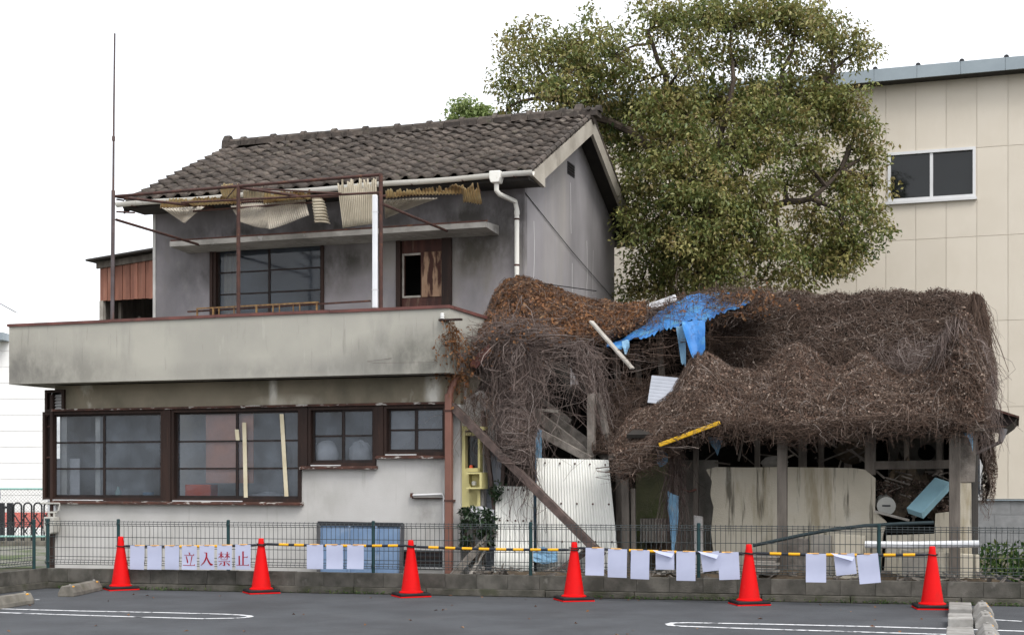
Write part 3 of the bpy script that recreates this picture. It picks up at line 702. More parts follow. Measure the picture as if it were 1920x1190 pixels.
for r in range(NR):
    for c in range(NC):
        if (c, r) in holes: continue
        M_ = tile_mat(c, r)
        if n_made < 300:
            o = bpy.data.objects.new('roof_tile', tile_me); COL.objects.link(o); o.parent = roof; o.matrix_local = M_; n_made += 1
        else:
            field.add([M_ @ Vector(p) for p in pt.v], pt.f)
for r in range(NR):
    for c in range(NC):
        M_ = tile_mat(c, r, True); field.add([M_ @ Vector(p) for p in pt.v], pt.f)
fo = field.build('roof_tile_field', 'roof_tile_field', roof, kind='stuff', smooth=True)
# ridge: two flat courses and half-round caps, wavering
zR = zr(2.55)
rw = wob(5, 4, 1.6)
k = 0; u = ULf + .12
while u < UR - .1:
    dz = .02 * float(rw(u, 0))
    MB().box(u, u + .292, 2.41 + random.uniform(-.01, .01), 2.69, zR + .0 + dz, zR + .085 + dz).build('ridge_course', 'roof_tile', roof)
    prof = [(2.55 + .085 * math.cos(t), zR + .086 + dz + .075 * math.sin(t)) for t in np.linspace(0, math.pi, 9)]
    MB().prism(prof, u + .002, u + .285, 'x').build('ridge_tile', 'roof_tile', roof)
    if k % 2 == 0:
        MB().prism([(2.55 + .098 * math.cos(t), zR + .087 + dz + .105 * math.sin(t)) for t in np.linspace(0, math.pi, 9)], u + .25, u + .33, 'x').build('ridge_joint', 'roof_tile', roof)
    u += .3; k += 1
for uu, s in ((ULf + .02, -1), (UR - .30, 1)):
    MB().prism([(2.40, zR - .02), (2.70, zR - .02), (2.68, zR + .12), (2.62, zR + .20), (2.59, zR + .235), (2.51, zR + .235), (2.48, zR + .20), (2.42, zR + .12)], uu, uu + .13, 'x').build('ridge_ornament', 'roof_tile', roof, bevel=.02)
MB().prism([(2.55 + .12 * math.cos(t), zR + .02 + .13 * math.sin(t)) for t in np.linspace(0, 2 * math.pi, 13)[:-1]], UR - .10, UR + .03, 'x').build('ridge_end', 'roof_tile', roof)
# verge: half-round verge tiles, fascia boards, boxed eave ends
d = -.05
while d < 3.5:
    v = -.6 + d * math.cos(sl); z = zr(-.6) + d * math.sin(sl) + .03
    a = Vector((UR - .035, v, z + .012)); b = a + Vector((0, math.cos(sl), math.sin(sl))) * .25
    MB().tube([a, b], [.048, .04], 8).build('verge_tile', 'roof_tile', roof)
    a2 = Vector((a.x, 5.1 - a.y, a.z)); b2 = Vector((b.x, 5.1 - b.y, b.z))
    MB().tube([a2, b2], [.048, .04], 8).build('verge_tile', 'roof_tile', roof)
    d += TE
def fascia_pts(v0, v1, h): return [(v0, zr(v0) - .012), (v1, zr(v1) - .012), (v1, zr(v1) - h), (v0, zr(v0) - h)]
MB().prism(fascia_pts(.0, 2.548, .27), UR - .055, UR, 'x').build('verge_board', 'fascia', roof)
MB().prism(fascia_pts(2.552, 5.1, .27), UR - .055, UR, 'x').build('verge_board', 'fascia', roof)
zb_ = ZE - .03
MB().prism([(-.55, zr(-.55) - .012), (-.002, zr(0) - .012), (-.002, zb_), (-.55, zb_ + .06)], UR - .055, UR, 'x').build('eave_end', 'fascia', roof)
MB().prism([(5.102, zr(5.102) - .012), (5.65, zr(5.65) - .012), (5.65, zb_ + .06), (5.102, zb_)], UR - .055, UR, 'x').build('eave_end', 'fascia', roof)
MB().box(ULf + .03, UR - .057, -.55, -.003, zb_ + .01, zb_ + .05).build('eave_soffit', 'soffit', roof)
MB().box(ULf + .03, UR - .057, -.585, -.551, zb_ - .0, zr(-.56) - .11).build('eave_board', 'soffit', roof)
MB().box(ULf + .03, UR - .057, 5.103, 5.62, zb_ + .01, zb_ + .05).build('eave_soffit', 'soffit', roof)
MB().prism([(-.55, zr(-.55) - .012), (2.55, zr(2.55) - .012), (5.65, zr(5.65) - .012), (5.65, zr(5.65) - .2), (2.55, zr(2.55) - .22), (-.55, zr(-.55) - .2)], ULf + .0, ULf + .018, 'x').build('verge_board', 'soffit', roof)

# gutter, hopper, downpipe
gu0, gu1 = ULf - .03, P(1000, 320, -.68)[0]
def gz(u): return 5.835 + (u - gu0) / (gu1 - gu0) * .02
gm = MB(); n = 24
for i in range(n + 1):
    u = gu0 + (gu1 - gu0) * i / n; z = gz(u) + .008 * math.sin(i * .9)
    for t in np.linspace(math.pi, 2 * math.pi, 9): gm.v.append((u, -.68 + .062 * math.cos(t), z + .068 * math.sin(t)))
    for t in np.linspace(2 * math.pi, math.pi, 9): gm.v.append((u, -.68 + .055 * math.cos(t), z + .061 * math.sin(t)))
for i in range(n):
    for j in range(18): gm.f.append((i*18+j, i*18+(j+1) % 18, (i+1)*18+(j+1) % 18, (i+1)*18+j))
gm.f.append(tuple(range(18))[::-1]); gm.f.append(tuple(range(n*18, n*18+18)))
gut = gm.build('gutter', 'white_plastic', H, smooth=True)
for i in range(9):
    u = gu0 + .3 + i * .8
    MB().box(u, u + .014, -.748, -.6, gz(u) - .075, gz(u) - .066).build('gutter_bracket', 'rust_steel', gut)
hp = P(931, 335, -.68); uh = hp[0]
MB().prism([(uh - .085, gz(uh) + .03), (uh + .085, gz(uh) + .03), (uh + .085, gz(uh) - .07), (uh + .06, gz(uh) - .14), (uh - .06, gz(uh) - .14), (uh - .085, gz(uh) - .07)], -.77, -.60, 'y').build('rain_hopper', 'white_plastic', gut, bevel=.012)
dz0 = gz(uh) - .14
dp = P(972, 385, -.09)
path = [(uh, -.68, dz0), (uh, -.68, dz0 - .10), (uh + .03, -.64, dz0 - .15), (-.10, -.12, P(972, 378, -.09)[2]), (-.085, -.085, P(972, 392, -.09)[2]), (-.085, -.085, 3.68)]
MB().tube(path, .036, 12).build('downpipe', 'white_plastic', gut, smooth=True)
for z in (5.28, 4.6):
    MB().tube([(-.085, -.085, z), (-.085, -.085, z + .025)], .041, 12).build('pipe_band', 'rust_steel', gut)
MB().tube([(-.085, -.085, 5.42), (-.085, -.085, 5.36)], .041, 12).build('pipe_collar', 'white_plastic', gut)

# cable down the gable
a, b = P(990, 352, -.02), (.02, 4.9, 4.72)
_props(MB().tube([(.01, .0, 5.70), (.02, 2.4, 5.18), b], .006, 5).build('wall_cable', 'black'), 'thin dark cable running down across the gable wall', 'cable')
c1 = P(984, 527, -.1)
_props(MB().tube([(.05, -.1, c1[2]), (1.2, -.3, c1[2] - .22)] , .007, 5).build('slack_cable', 'black'), 'short dark cable from the house corner into the leaf heap', 'cable')

# terrace rail in front of the upper window
v = -.75
RL = thing('window_rail', 'rusty low rail in front of the upper window', 'railing', HF, (P(480, 575, v)[0], v, 3.3))
a, b = P(352, 571, v), P(610, 558, v)
za = (a[2] + b[2]) / 2 - .085
MB().beam((a[0], v, za - .03), (P(695, 553, v)[0], v, za + .01), .03, .025).build('top_rail', 'rust_steel', RL)
MB().beam((P(372, 0, v)[0], v - .05, za + .005), (P(600, 0, v)[0], v - .05, za + .02), .022, .02).build('upper_rail', 'yellow_rust', RL)
for px in (373, 403, 414, 442, 452, 484, 515, 527, 553, 565, 597):
    u = P(px, 0, v)[0]; big = px in (373, 403, 484, 597)
    MB().box(u - (.012 if big else .005), u + (.012 if big else .005), v - .062, v - .040, za - .35, za + (-.004 if u < -4 else .002)).build('baluster', 'yellow_rust', RL)
# insulators
IN = thing('insulator_bracket', 'small wooden bracket with white insulators on the balcony corner', 'insulator', HF, P(840, 599, VB - .06))
a, b = P(823, 600, VB - .05), P(862, 597, VB - .05)
MB().box(a[0], b[0] + .02, VB - .07, VB - .002, a[2] - .012, a[2] + .012).build('bracket_bar', 'dark_wood', IN)
MB().lathe([(.012, a[2] + .012), (.03, a[2] + .02), (.03, a[2] + .035), (.02, a[2] + .04), (.03, a[2] + .047), (.03, a[2] + .062), (.02, a[2] + .066), (.026, a[2] + .072), (.026, a[2] + .085), (.008, a[2] + .095)], 12, (a[0] + .04, VB - .035)).build('insulator', 'porcelain', IN, smooth=True)

# brown downpipe with hopper at the balcony corner
DP = thing('brown_downpipe', 'brown rainwater pipe with grey hopper at the house corner', 'downpipe', HF, (-.10, VL - .1, 0))
up_ = P(842, 800, VL - .10)[0]
zt_ = P(840, 738, VL - .1)[2]
MB().box(up_ - .048, up_ + .048, VL - .145, VL - .06, 0, zt_).build('pipe', 'brown_pipe', DP, bevel=.012)
h0 = P(858, 705, VL - .05)
MB().tube([(up_, VL - .10, zt_ - .06), (up_ + .02, VL - .10, zt_ + .03), (h0[0] - .02, VL - .07, h0[2] - .03), (h0[0], VL - .05, h0[2] + .03)], .045, 10).build('elbow', 'brown_pipe', DP, smooth=True)
h1 = P(858, 680, VB + .4)
MB().prism([(h1[0] - .10, h1[2] + .12), (h1[0] + .10, h1[2] + .12), (h1[0] + .075, h1[2] - .12), (h1[0] - .075, h1[2] - .12)], VB + .28, VB + .48, 'y').build('hopper', 'grey_plastic', DP, bevel=.01)
for yy in (770, 938):
    z = P(842, yy, VL - .1)[2]; MB().box(up_ - .054, up_ + .054, VL - .15, VL - .003, z - .012, z + .012).build('pipe_band', 'rust_steel', DP)

# tap pipe at the right of the plaster wall
TPp = thing('water_pipe', 'thin grey water pipe bent along the plaster near the corner', 'pipe', HF, (-.3, VL - .04, 0))
a = P(772, 928, VL - .04); b = P(832, 926, VL - .04)
MB().tube([(a[0], VL - .04, a[2]), (b[0] - .02, VL - .04, b[2]), (b[0], VL - .04, b[2] - .03), (b[0], VL - .04, 0)], .016, 8).build('pipe_run', 'aluminium', TPp, smooth=True)
MB().lathe([(.02, a[2] - .03), (.024, a[2]), (.02, a[2] + .03)], 10, (a[0], VL - .04)).build('pipe_cap', 'rust_steel', TPp)
MB().box(a[0] + .01, b[0] - .02, VL - .06, VL - .005, a[2] - .045, a[2] - .03).build('strap', 'dark_wood', TPp)
# dark louvered vent low in the wall
lv = win(((757, 1030), (831, 1062)), VL)
LV = thing('floor_vent', 'dark louvered underfloor vent low beside the brown pipe', 'vent', HF, (lv[0] + .3, VL, lv[2]))
MB().box(lv[0], lv[1], VL - .03, VL - .002, lv[2], lv[3]).build('vent_frame', 'gate_black', LV)
for i in range(3):
    z = lv[2] + .04 + i * .07
    MB().box(lv[0] + .02, lv[1] - .02, VL - .045, VL - .031, z, z + .03).build('louver', 'sash_wood', LV)
MB().box(lv[0], lv[1], VL - .042, VL - .031, lv[2] - .02, lv[2] - .004).build('louver', 'aluminium', LV)

# gas meter
gx = P(97, 980, VL - .10)
GM = thing('gas_meter', 'pale gas meter with pipes at the left wall corner', 'meter', HF, (gx[0], VL - .1, 0))
z1_, z0_ = P(97, 968, VL - .1)[2], P(97, 1000, VL - .1)[2]
MB().prism([(gx[0] - .085, z1_), (gx[0] + .085, z1_), (gx[0] + .095, z1_ - .10), (gx[0] + .08, z0_ + .02), (gx[0] + .04, z0_), (gx[0] - .06, z0_), (gx[0] - .09, z0_ + .06)], VL - .18, VL - .03, 'y').build('meter_body', 'meter', GM, bevel=.015)
MB().box(gx[0] - .05, gx[0] + .03, VL - .186, VL - .181, z1_ - .06, z1_ - .025).build('meter_dial', 'gate_black', GM)
for du in (-.045, .045):
    MB().tube([(gx[0] + du, VL - .1, z1_), (gx[0] + du, VL - .1, z1_ + .06)], .018, 8).build('meter_neck', 'meter', GM)
zq = P(97, 943, VL - .06)[2]
MB().tube([(gx[0] - .06, VL - .1, z1_ + .06), (gx[0] + .09, VL - .1, z1_ + .065), (gx[0] + .12, VL - .1, z1_ + .09), (gx[0] + .13, VL - .08, zq), (gx[0] - .2, VL - .08, zq)], .014, 8).build('meter_pipe', 'meter', GM)
MB().box(gx[0] - .12, gx[0] + .01, VL - .03, VL - .005, z1_ + .08, z1_ + .17).build('meter_plate', 'blue_sign_white', GM)
# dark corner post and hooks on the far left edge
cx = P(75, 900, VL)[0]
MB().box(UW - .05, UW - .001, VL - .05, VL + .05, 0, zw_t + .25).build('corner_post', 'dark_wood', H)
for yy, dl in ((776, .1), (800, .07), (858, .08)):
    p = P(72, yy, VL)
    MB().tube([(UW - .04, VL, p[2] + .02), (UW - .06 - dl, VL, p[2] - (.04 if dl > .09 else 0))], .01, 6).build('iron_hook', 'rust_steel', H)

# leaning blue window sash
v0 = VL - .42
p0, p1, p2, p3 = P(597, 1078, v0), P(752, 1080, v0), P(755, 983, VL - .16), P(597, 980, VL - .16)
SS = thing('old_window', 'dark framed window sash with blue sheet leaning on the wall', 'window sash', HF, ((p0[0] + p1[0]) / 2, v0, 0))
def lerp(a, b, t): return tuple(x + (y - x) * t for x, y in zip(a, b))
p0 = lerp(p3, p0, 1.0); 
for a, b in ((p0, p1), (p1, p2), (p2, p3), (p3, p0)): MB().beam(a, b, .05, .05).build('sash_frame', 'gate_black', SS)
def q(s, t, d=0): x = lerp(lerp(p0, p1, s), lerp(p3, p2, s), t); return (x[0], x[1] + d, x[2])
for s0, s1 in ((.02, .36), (.38, .68), (.70, .97)):
    MB().add([q(s0, .02, .01), q(s1, .02, .012), q(s1, .97, .008), q(s0, .97, .01)], [(0, 1, 2, 3)]).build('blue_sheet', 'blue_sheet', SS)
for s in (.37, .69): MB().beam(q(s, .0, .0), q(s, .97, .0), .025, .03).build('mullion', 'blue_sheet', SS)

# ------------------------------------------------------------------ awning frame over the terrace
va = VB + .07
AF = thing('awning_frame', 'rusty steel pipe frame of a torn awning above the balcony', 'awning frame', HF, (-3.5, va, Z_BT))
zf = P(713, 329, va)[2]
uL, uM, uR_ = P(217, 400, va)[0], P(447, 400, va)[0], P(714, 400, va)[0]
for u, zt2 in ((uM, zf + .0), (uR_, zf + .02)):
    MB().tube([(u, va, Z_BT + .02), (u, va, zt2)], .027, 10).build('post', 'rust_steel', AF, smooth=True)
def rail(a, b, r=.019, m='rust_steel', nm='rail'): MB().tube([a, b], r, 8).build(nm, m, AF, smooth=True)
rail((uL, va, zf - .01), (uM, va, zf), .022); rail((uM, va, zf), (uR_, va, zf + .01), .022)
wv = -.35
def wz(px, py): return P(px, py, wv)
def back(u, z): return (u, wv, z)
zbk = wz(581, 377)[2]
for u, z0 in ((uL + .03, zf - .02), (uM + .02, zf - .02)):
    rail((u, va, z0), (u, wv, zbk), .021, nm='rafter')
for vv, px0, y0, px1, y1, r in ((-.95, 338, 386, 712, 363, .018), (-1.5, 340, 380, 716, 361, .017), (-1.0, 362, 396, 600, 379, .016), (-1.9, 447, 352, 640, 363, .014), (-.95, 716, 368, 900, 358, .02)):
    a, b = P(px0, y0, vv), P(px1, y1, vv); rail(a, b, r)
a, b = P(218, 412, va), P(374, 459, -.5); rail(a, b, .02, nm='brace')
a, b = P(718, 383, va), P(838, 433, -.5); rail(a, b, .02, nm='brace')
a, b = P(219, 397, va), P(252, 399, va + .5); rail(a, b, .012, nm='brace')
a, b = P(219, 374, va), P(232, 376, va + .2); rail(a, b, .012, nm='brace')
a, b = P(448, 345, va), P(425, 372, va + .6); rail(a, b, .008, nm='tie_rod')
# tall antenna pole at the left corner
zt3 = P(217, 65, va)[2]
AP = thing('tall_pole', 'tall thin steel pole rising above the left balcony corner', 'pole', HF, (uL, va, Z_BT))
MB().tube([(uL - .025, va - .045, Z_BT + .02), (uL - .01, va - .045, 5.5)], .028, 10).build('lower_pole', 'pole_steel', AP, smooth=True)
MB().tube([(uL - .01, va - .045, 5.45), (uL, va - .045, 6.6), (uL + .015, va - .045, zt3)], [.017, .014, .012], 8).build('upper_pole', 'pole_steel', AP, smooth=True)
MB().tube([(uL - .005, va - .045, 6.20), (uL - .005, va - .045, 6.26)], .024, 8).build('pole_joint', 'pole_steel', AP)
# white pipe on the right post
uP = P(707, 450, va)[0]
WP = thing('white_pipe', 'white plastic pipe standing along the right awning post', 'pipe', HF, (uP, va - .02, Z_BT))
MB().box(uP - .035, uP + .03, va - .085, va - .03, Z_BT + .027, P(708, 367, va)[2]).build('pipe_body', 'white_pipe', WP, bevel=.012)
for yy in (400, 545):
    z = P(708, yy, va)[2]; MB().box(uP - .037, uP + .032, va - .088, va - .028, z, z + .012).build('pipe_band', 'aluminium', WP)

# torn corrugated plastic
def corr(label, c00, c10, c11, c01, n, m, amp=.014, top=0.0, bot=0.0, curl=0.0, seed=0, grp='torn corrugated plastic sheets hanging from the awning frame', cols=6, name='corrugated_plastic', rough_side=0.0):
    """corners: c00 lower left, c10 lower right, c11 upper right, c01 upper left; waves run from left to right; ragged upper/lower edges"""
    r = random.Random(seed); c00, c10, c11, c01 = map(Vector, (c00, c10, c11, c01))
    nor = (c10 - c00).cross(c01 - c00).normalized(); nx = n * 6; m_ = MB(); rag_t = 0; rag_b = 0
    for i in range(nx + 1):
        s = i / nx
        if i % 5 == 0: rag_t = r.random() ** 1.5 * top; rag_b = r.random() ** 1.5 * bot
        for j in range(cols + 1):
            t = j / cols; t = rag_b + t * (1 - rag_t - rag_b)
            p = c00.lerp(c10, s).lerp(c01.lerp(c11, s), t) + nor * (amp * math.sin(2 * math.pi * n * s) + curl * math.sin(math.pi * t) + .012 * math.sin(5 * s + 3 * t + seed))
            m_.v.append(tuple(p))
    k = cols + 1
    for i in range(nx):
        for j in range(cols): m_.f.append((i*k+j, (i+1)*k+j, (i+1)*k+j+1, i*k+j+1))
    o = m_.build(name, m, smooth=True)
    md = o.modifiers.new('thick', 'SOLIDIFY'); md.thickness = .003
    return _props(o, label, 'plastic sheet', grp)
corr('small grime-dark corrugated plastic triangle under the left eave', P(344, 418, -1.2), P(346, 417, -1.2), P(384, 388, -.85), P(302, 389, -.95), 12, 'corrugated_grime', .01, seed=1)
corr('large hanging corrugated plastic sheet left of the sagging seam', P(451, 417, -1.25), P(504, 429, -1.25), P(497, 380, -.95), P(432, 385, -.95), 18, 'corrugated_grime', .008, seed=2)
corr('hanging corrugated plastic sheet right of the sagging seam', P(504, 430, -1.25), P(580, 404, -1.2), P(571, 373, -.95), P(497, 380, -.95), 20, 'corrugated_grime', .008, seed=3)
corr('curled cream corrugated scrap with its ribs lying level', P(620, 420, -.8), P(606, 374, -.9), P(586, 372, -1.1), P(589, 418, -1.1), 8, 'corrugated_cream', .012, curl=.06, seed=4)
corr('big cream corrugated sheet hanging upright with jagged top', P(642, 427, -1.3), P(706, 419, -1.3), P(706, 333, -1.25), P(632, 334, -1.25), 20, 'corrugated_cream', .009, top=.22, seed=5)
corr('small pale yellow corrugated piece sticking up over the gutter', P(418, 372, -1.3), P(449, 370, -1.3), P(447, 344, -1.5), P(410, 345, -1.5), 7, 'corrugated_yellow', .011, top=.25, seed=6)
corr('pale corrugated scrap with torn top beside the left awning post', P(455, 378, -1.1), P(494, 375, -1.1), P(492, 350, -1.4), P(456, 354, -1.4), 7, 'corrugated_cream', .011, top=.5, seed=16)
corr('long brown stained corrugated strip along the left awning rail', P(300, 389, -1.0), P(452, 383, -1.0), P(448, 364, -1.3), P(302, 376, -1.3), 24, 'corrugated_yellow', .011, top=.35, seed=7)
corr('brown stained corrugated strip above the sagging sheets', P(494, 381, -.97), P(582, 374, -.97), P(582, 356, -1.3), P(494, 360, -1.3), 15, 'corrugated_yellow', .011, top=.4, seed=8)
corr('long ragged yellowed corrugated strip right of the white pipe', P(724, 372, -.95), P(872, 362, -.95), P(868, 346, -1.3), P(722, 356, -1.3), 24, 'corrugated_yellow', .011, top=.6, seed=9)
corr('yellowed corrugated end piece nearest the gutter hopper', P(868, 380, -.8), P(904, 382, -.8), P(895, 342, -1.3), P(866, 346, -1.3), 7, 'corrugated_yellow', .011, top=.35, seed=10)
corr('dark drooping corrugated sheet right of the awning post', P(722, 408, -.7), P(726, 408, -.7), P(820, 372, -.85), P(720, 374, -.95), 16, 'corrugated_grime', .011, seed=11)

# ------------------------------------------------------------------ rust-red lean-to behind the house on the left
vo = 3.2
ol, orr = P(188, 540, vo)[0], UW - .01
OB = thing('rusty_outbuilding', 'rust red corrugated outbuilding behind the left house corner', 'shed', HF, ((ol + orr) / 2, vo, 0))
zo_l, zo_r = P(163, 490, vo - .2)[2], P(283, 452, vo - .2)[2]
uo_l = P(163, 488, vo - .2)[0]
zb2 = P(230, 562, vo)[2]
slope_o = (zo_r - zo_l) / (orr - uo_l)
def zo(u): return zo_l + slope_o * (u - uo_l)
MB().prism([(uo_l, zo_l), (orr + .3, zo(orr + .3)), (orr + .3, zo(orr + .3) + .05), (uo_l, zo_l + .035)], vo - .25, vo + 2.6, 'y').build('roof', 'soffit', OB)
MB().prism([(ol - .05, zo(ol) - .14), (orr, zo(orr) - .14), (orr, zo(orr) - .02), (ol - .05, zo(ol) - .02)], vo - .06, vo - .02, 'y').build('eave_beam', 'old_wood', OB)
u = ol; i = 0
while u < orr - .02:
    b = min(orr, u + .085)
    MB().prism([(u + .004, zb2 + random.uniform(-.01, .01)), (b - .004, zb2), (b - .004, zo((u + b) / 2) - .10), (u + .004, zo((u + b) / 2) - .10)], vo - .012 - (i % 2) * .012, vo + .02, 'y').build('siding_board', 'rust_siding', OB)
    u = b; i += 1
MB().box(ol, ol + .08, vo - .03, vo + .06, 0, zb2 - .001).build('corner_post', 'pale_plank', OB)
MB().box(ol, ol + .05, vo + .062, vo + 2.4, 0, zo(ol) - .05).build('side_wall', 'old_wood', OB)
MB().box(ol + .06, orr + .5, vo + 2.4, vo + 2.45, 0, zo(ol)).build('back_wall', 'shed_dark', OB)
MB().box(ol + .2, ol + .26, vo + .3, vo + .36, 2.0, zb2).build('inner_post', 'old_wood', OB)
MB().beam((ol + .35, vo + .4, 3.2), (ol + .55, vo + .5, 4.6), .05, .05).build('inner_brace', 'old_wood', OB)
MB().box(ol, orr + .5, vo - .012, vo + 2.4, 1.9, 2.0).build('floor', 'shed_dark', OB)
# ------------------------------------------------------------------ beige panel building behind
VW = 9.0
BB = thing('beige_building', 'large beige panel clad building with grey roof edge behind the tree', 'building', HF, (6, VW, 0))
us = [P(px, 300, VW)[0] for px in (1661, 1717.5, 1774, 1831, 1890)]
pw = (us[-1] - us[0]) / 4
zc_ = [P(1890, y, VW)[2] for y in (935, 762, 600, 440, 273)]
ztop = P(1780, 152, VW)[2]
zc_.append(ztop + .05)
bw = [P(1668, 374, VW), P(1832, 280, VW)]
bwin = (us[0] + .04, us[0] + 3 * pw - .02, P(1750, 374, VW)[2], P(1750, 281, VW)[2])
bw2 = (P(1790, 0, VW)[0], P(1843, 0, VW)[0], P(1840, 932, VW)[2], P(1840, 840, VW)[2])
i0 = -11; n = 0
for i in range(i0, 12):
    a, b = us[0] + i * pw, us[0] + (i + 1) * pw
    for z0, z1 in zip(zc_, zc_[1:]):
        hs_ = [h for h in (bwin, bw2) if h[0] < b and h[1] > a and h[2] < z1 and h[3] > z0]
        e = .004
        hs_ = [(max(h[0], a + e), min(h[1], b - e), max(h[2], z0 + e), min(h[3], z1 - e)) for h in hs_]
        m = MB().cells(a + e, b - e, z0 + e, z1 - e, VW, VW + .06, hs_)
        if m.v: m.build('wall_panel', 'alc_panel', BB)
ua, ub = us[0] + i0 * pw, us[0] + 12 * pw
MB().cells(ua, ub, zc_[0], ztop + .05, VW + .012, VW + .08, [bwin, bw2]).build('joint_backing', 'joint', BB)
MB().box(ua, ua + .1, VW + .081, VW + 12, 0, ztop).build('side_wall', 'alc_panel', BB)
MB().box(ua, ub, VW + 2.5, VW + 2.6, 0, ztop).build('inner_wall', 'room_dark', BB)
# roof edge with cap seams and ribs
MB().box(ua - .4, ub, VW - .32, VW + 12, ztop + .02, ztop + .06).build('eave_underside', 'soffit', BB)
u = ua - .4; k = 0; sw_ = pw * 1.42
while u < ub:
    MB().box(u + .003, u + sw_ - .003, VW - .36, VW - .321, ztop + .02, ztop + .26).build('roof_edge_sheet', 'steel_grey', BB)
    MB().tube([(u + .02, VW - .34, ztop + .27), (u + .02, VW + 3, ztop + .42)], .05, 8).build('roof_rib', 'gate_black', BB)
    u += sw_
MB().prism([(VW - .32, ztop + .061), (VW - .32, ztop + .24), (VW + 6, ztop + .55), (VW + 6, ztop + .061)], ua - .4, ub, 'x').build('roof_sheet', 'steel_grey', BB)
def alu_window(op, cols, gl, parent, v=VW):
    u0, u1, z0, z1 = op; f = .055
    m = MB().box(u0, u0 + f, v - .03, v + .07, z0, z1).box(u1 - f, u1, v - .03, v + .07, z0, z1).box(u0 + f, u1 - f, v - .03, v + .07, z0, z0 + f).box(u0 + f, u1 - f, v - .03, v + .07, z1 - f, z1)
    w = m.build('window', 'aluminium', parent)
    cw = (u1 - u0 - 2 * f) / cols
    for c in range(cols):
        a = u0 + f + c * cw
        MB().add([(a, v + .03 + .02 * c, z0 + f), (a + cw, v + .03 + .02 * c, z0 + f), (a + cw, v + .03 + .02 * c, z1 - f), (a, v + .03 + .02 * c, z1 - f)], [(0, 1, 2, 3)]).build('pane', gl, w)
        if c: MB().box(a - .03, a + .03, v + .0, v + .028, z0 + f, z1 - f).build('mullion', 'aluminium', w)
    MB().box(u0 - .05, u1 + .02, v - .07, v - .002, z0 - .055, z0 - .004).build('sill', 'aluminium', w)
    return w
alu_window(bwin, 2, 'glass_dark', BB); w2_ = alu_window(bw2, 1, 'glass_frost', BB)
MB().box(bw2[0], bw2[1], VW + .3, VW + .33, bw2[2], bw2[3]).build('window_board', 'plywood', BB)
# concrete block base
z = zc_[0] - .02; MB().box(ua, ub, VW - .04, VW + .07, zc_[0] - .03, zc_[0] - .006).build('base_flashing', 'steel_grey', BB)
rowh = .27; r_ = 0; z = zc_[0] - .032
while z > 0:
    u = 5.0 + (.3 if r_ % 2 else 0)
    while u < ub:
        MB().box(u + .004, u + .596, VW + .01, VW + .12, max(0, z - rowh) + .004, z - .002).build('base_block', 'block_wall', BB)
        u += .6
    z -= rowh; r_ += 1
MB().box(ua, ub, VW + .02, VW + .11, 0, zc_[0] - .033).build('base_wall', 'block_wall', BB)

# ------------------------------------------------------------------ trees
def leafy(clumps, n_each, rad, L, ratio, seed, droop=.35):
    r = np.random.default_rng(seed); N = len(clumps) * n_each
    cen = np.repeat(np.asarray(clumps, float), n_each, 0)
    d = r.normal(0, 1, (N, 3)); d /= np.linalg.norm(d, axis=1, keepdims=True)
    cen = cen + d * (rad * r.random(N) ** .5)[:, None] * np.array([1.1, 1.1, .75])
    direc = d * .8 + r.normal(0, .6, (N, 3)); direc[:, 2] -= droop
    nor = r.normal(0, .55, (N, 3)); nor[:, 2] += 1.0
    ln = L * r.uniform(.65, 1.25, N)
    v, f, own = leaf_mesh(cen, direc, nor, ln, ln * ratio * r.uniform(.8, 1.15, N))
    return v, f, own, N
def limb(m, p, q, r0, r1, bend=.15, n=7, seed=0):
    r = random.Random(seed); p, q = Vector(p), Vector(q); L = (q - p).length
    o = Vector((r.uniform(-1, 1), r.uniform(-1, 1), r.uniform(-.3, 1))) * L * bend
    pts = []
    for i in range(n):
        t = i / (n - 1); pts.append(p.lerp(q, t) + o * math.sin(math.pi * t) + Vector((r.uniform(-1, 1), r.uniform(-1, 1), r.uniform(-1, 1))) * L * .02 * (0 < i < n - 1))
    m.tube(pts, [r0 + (r1 - r0) * (i / (n - 1)) for i in range(n)], 7)
    return pts
TD = 25.4
def TP(px, py, d=0.0): D = TD + d; return Vector(((px - 960) / FPX * D, D, CAM_H + (900 - py) / FPX * D))
tb = TP(1322, 600)
TR = thing('camphor_tree', 'big broad evergreen tree with olive leaves behind the house', 'tree', WF, (tb.x, tb.y, 0))
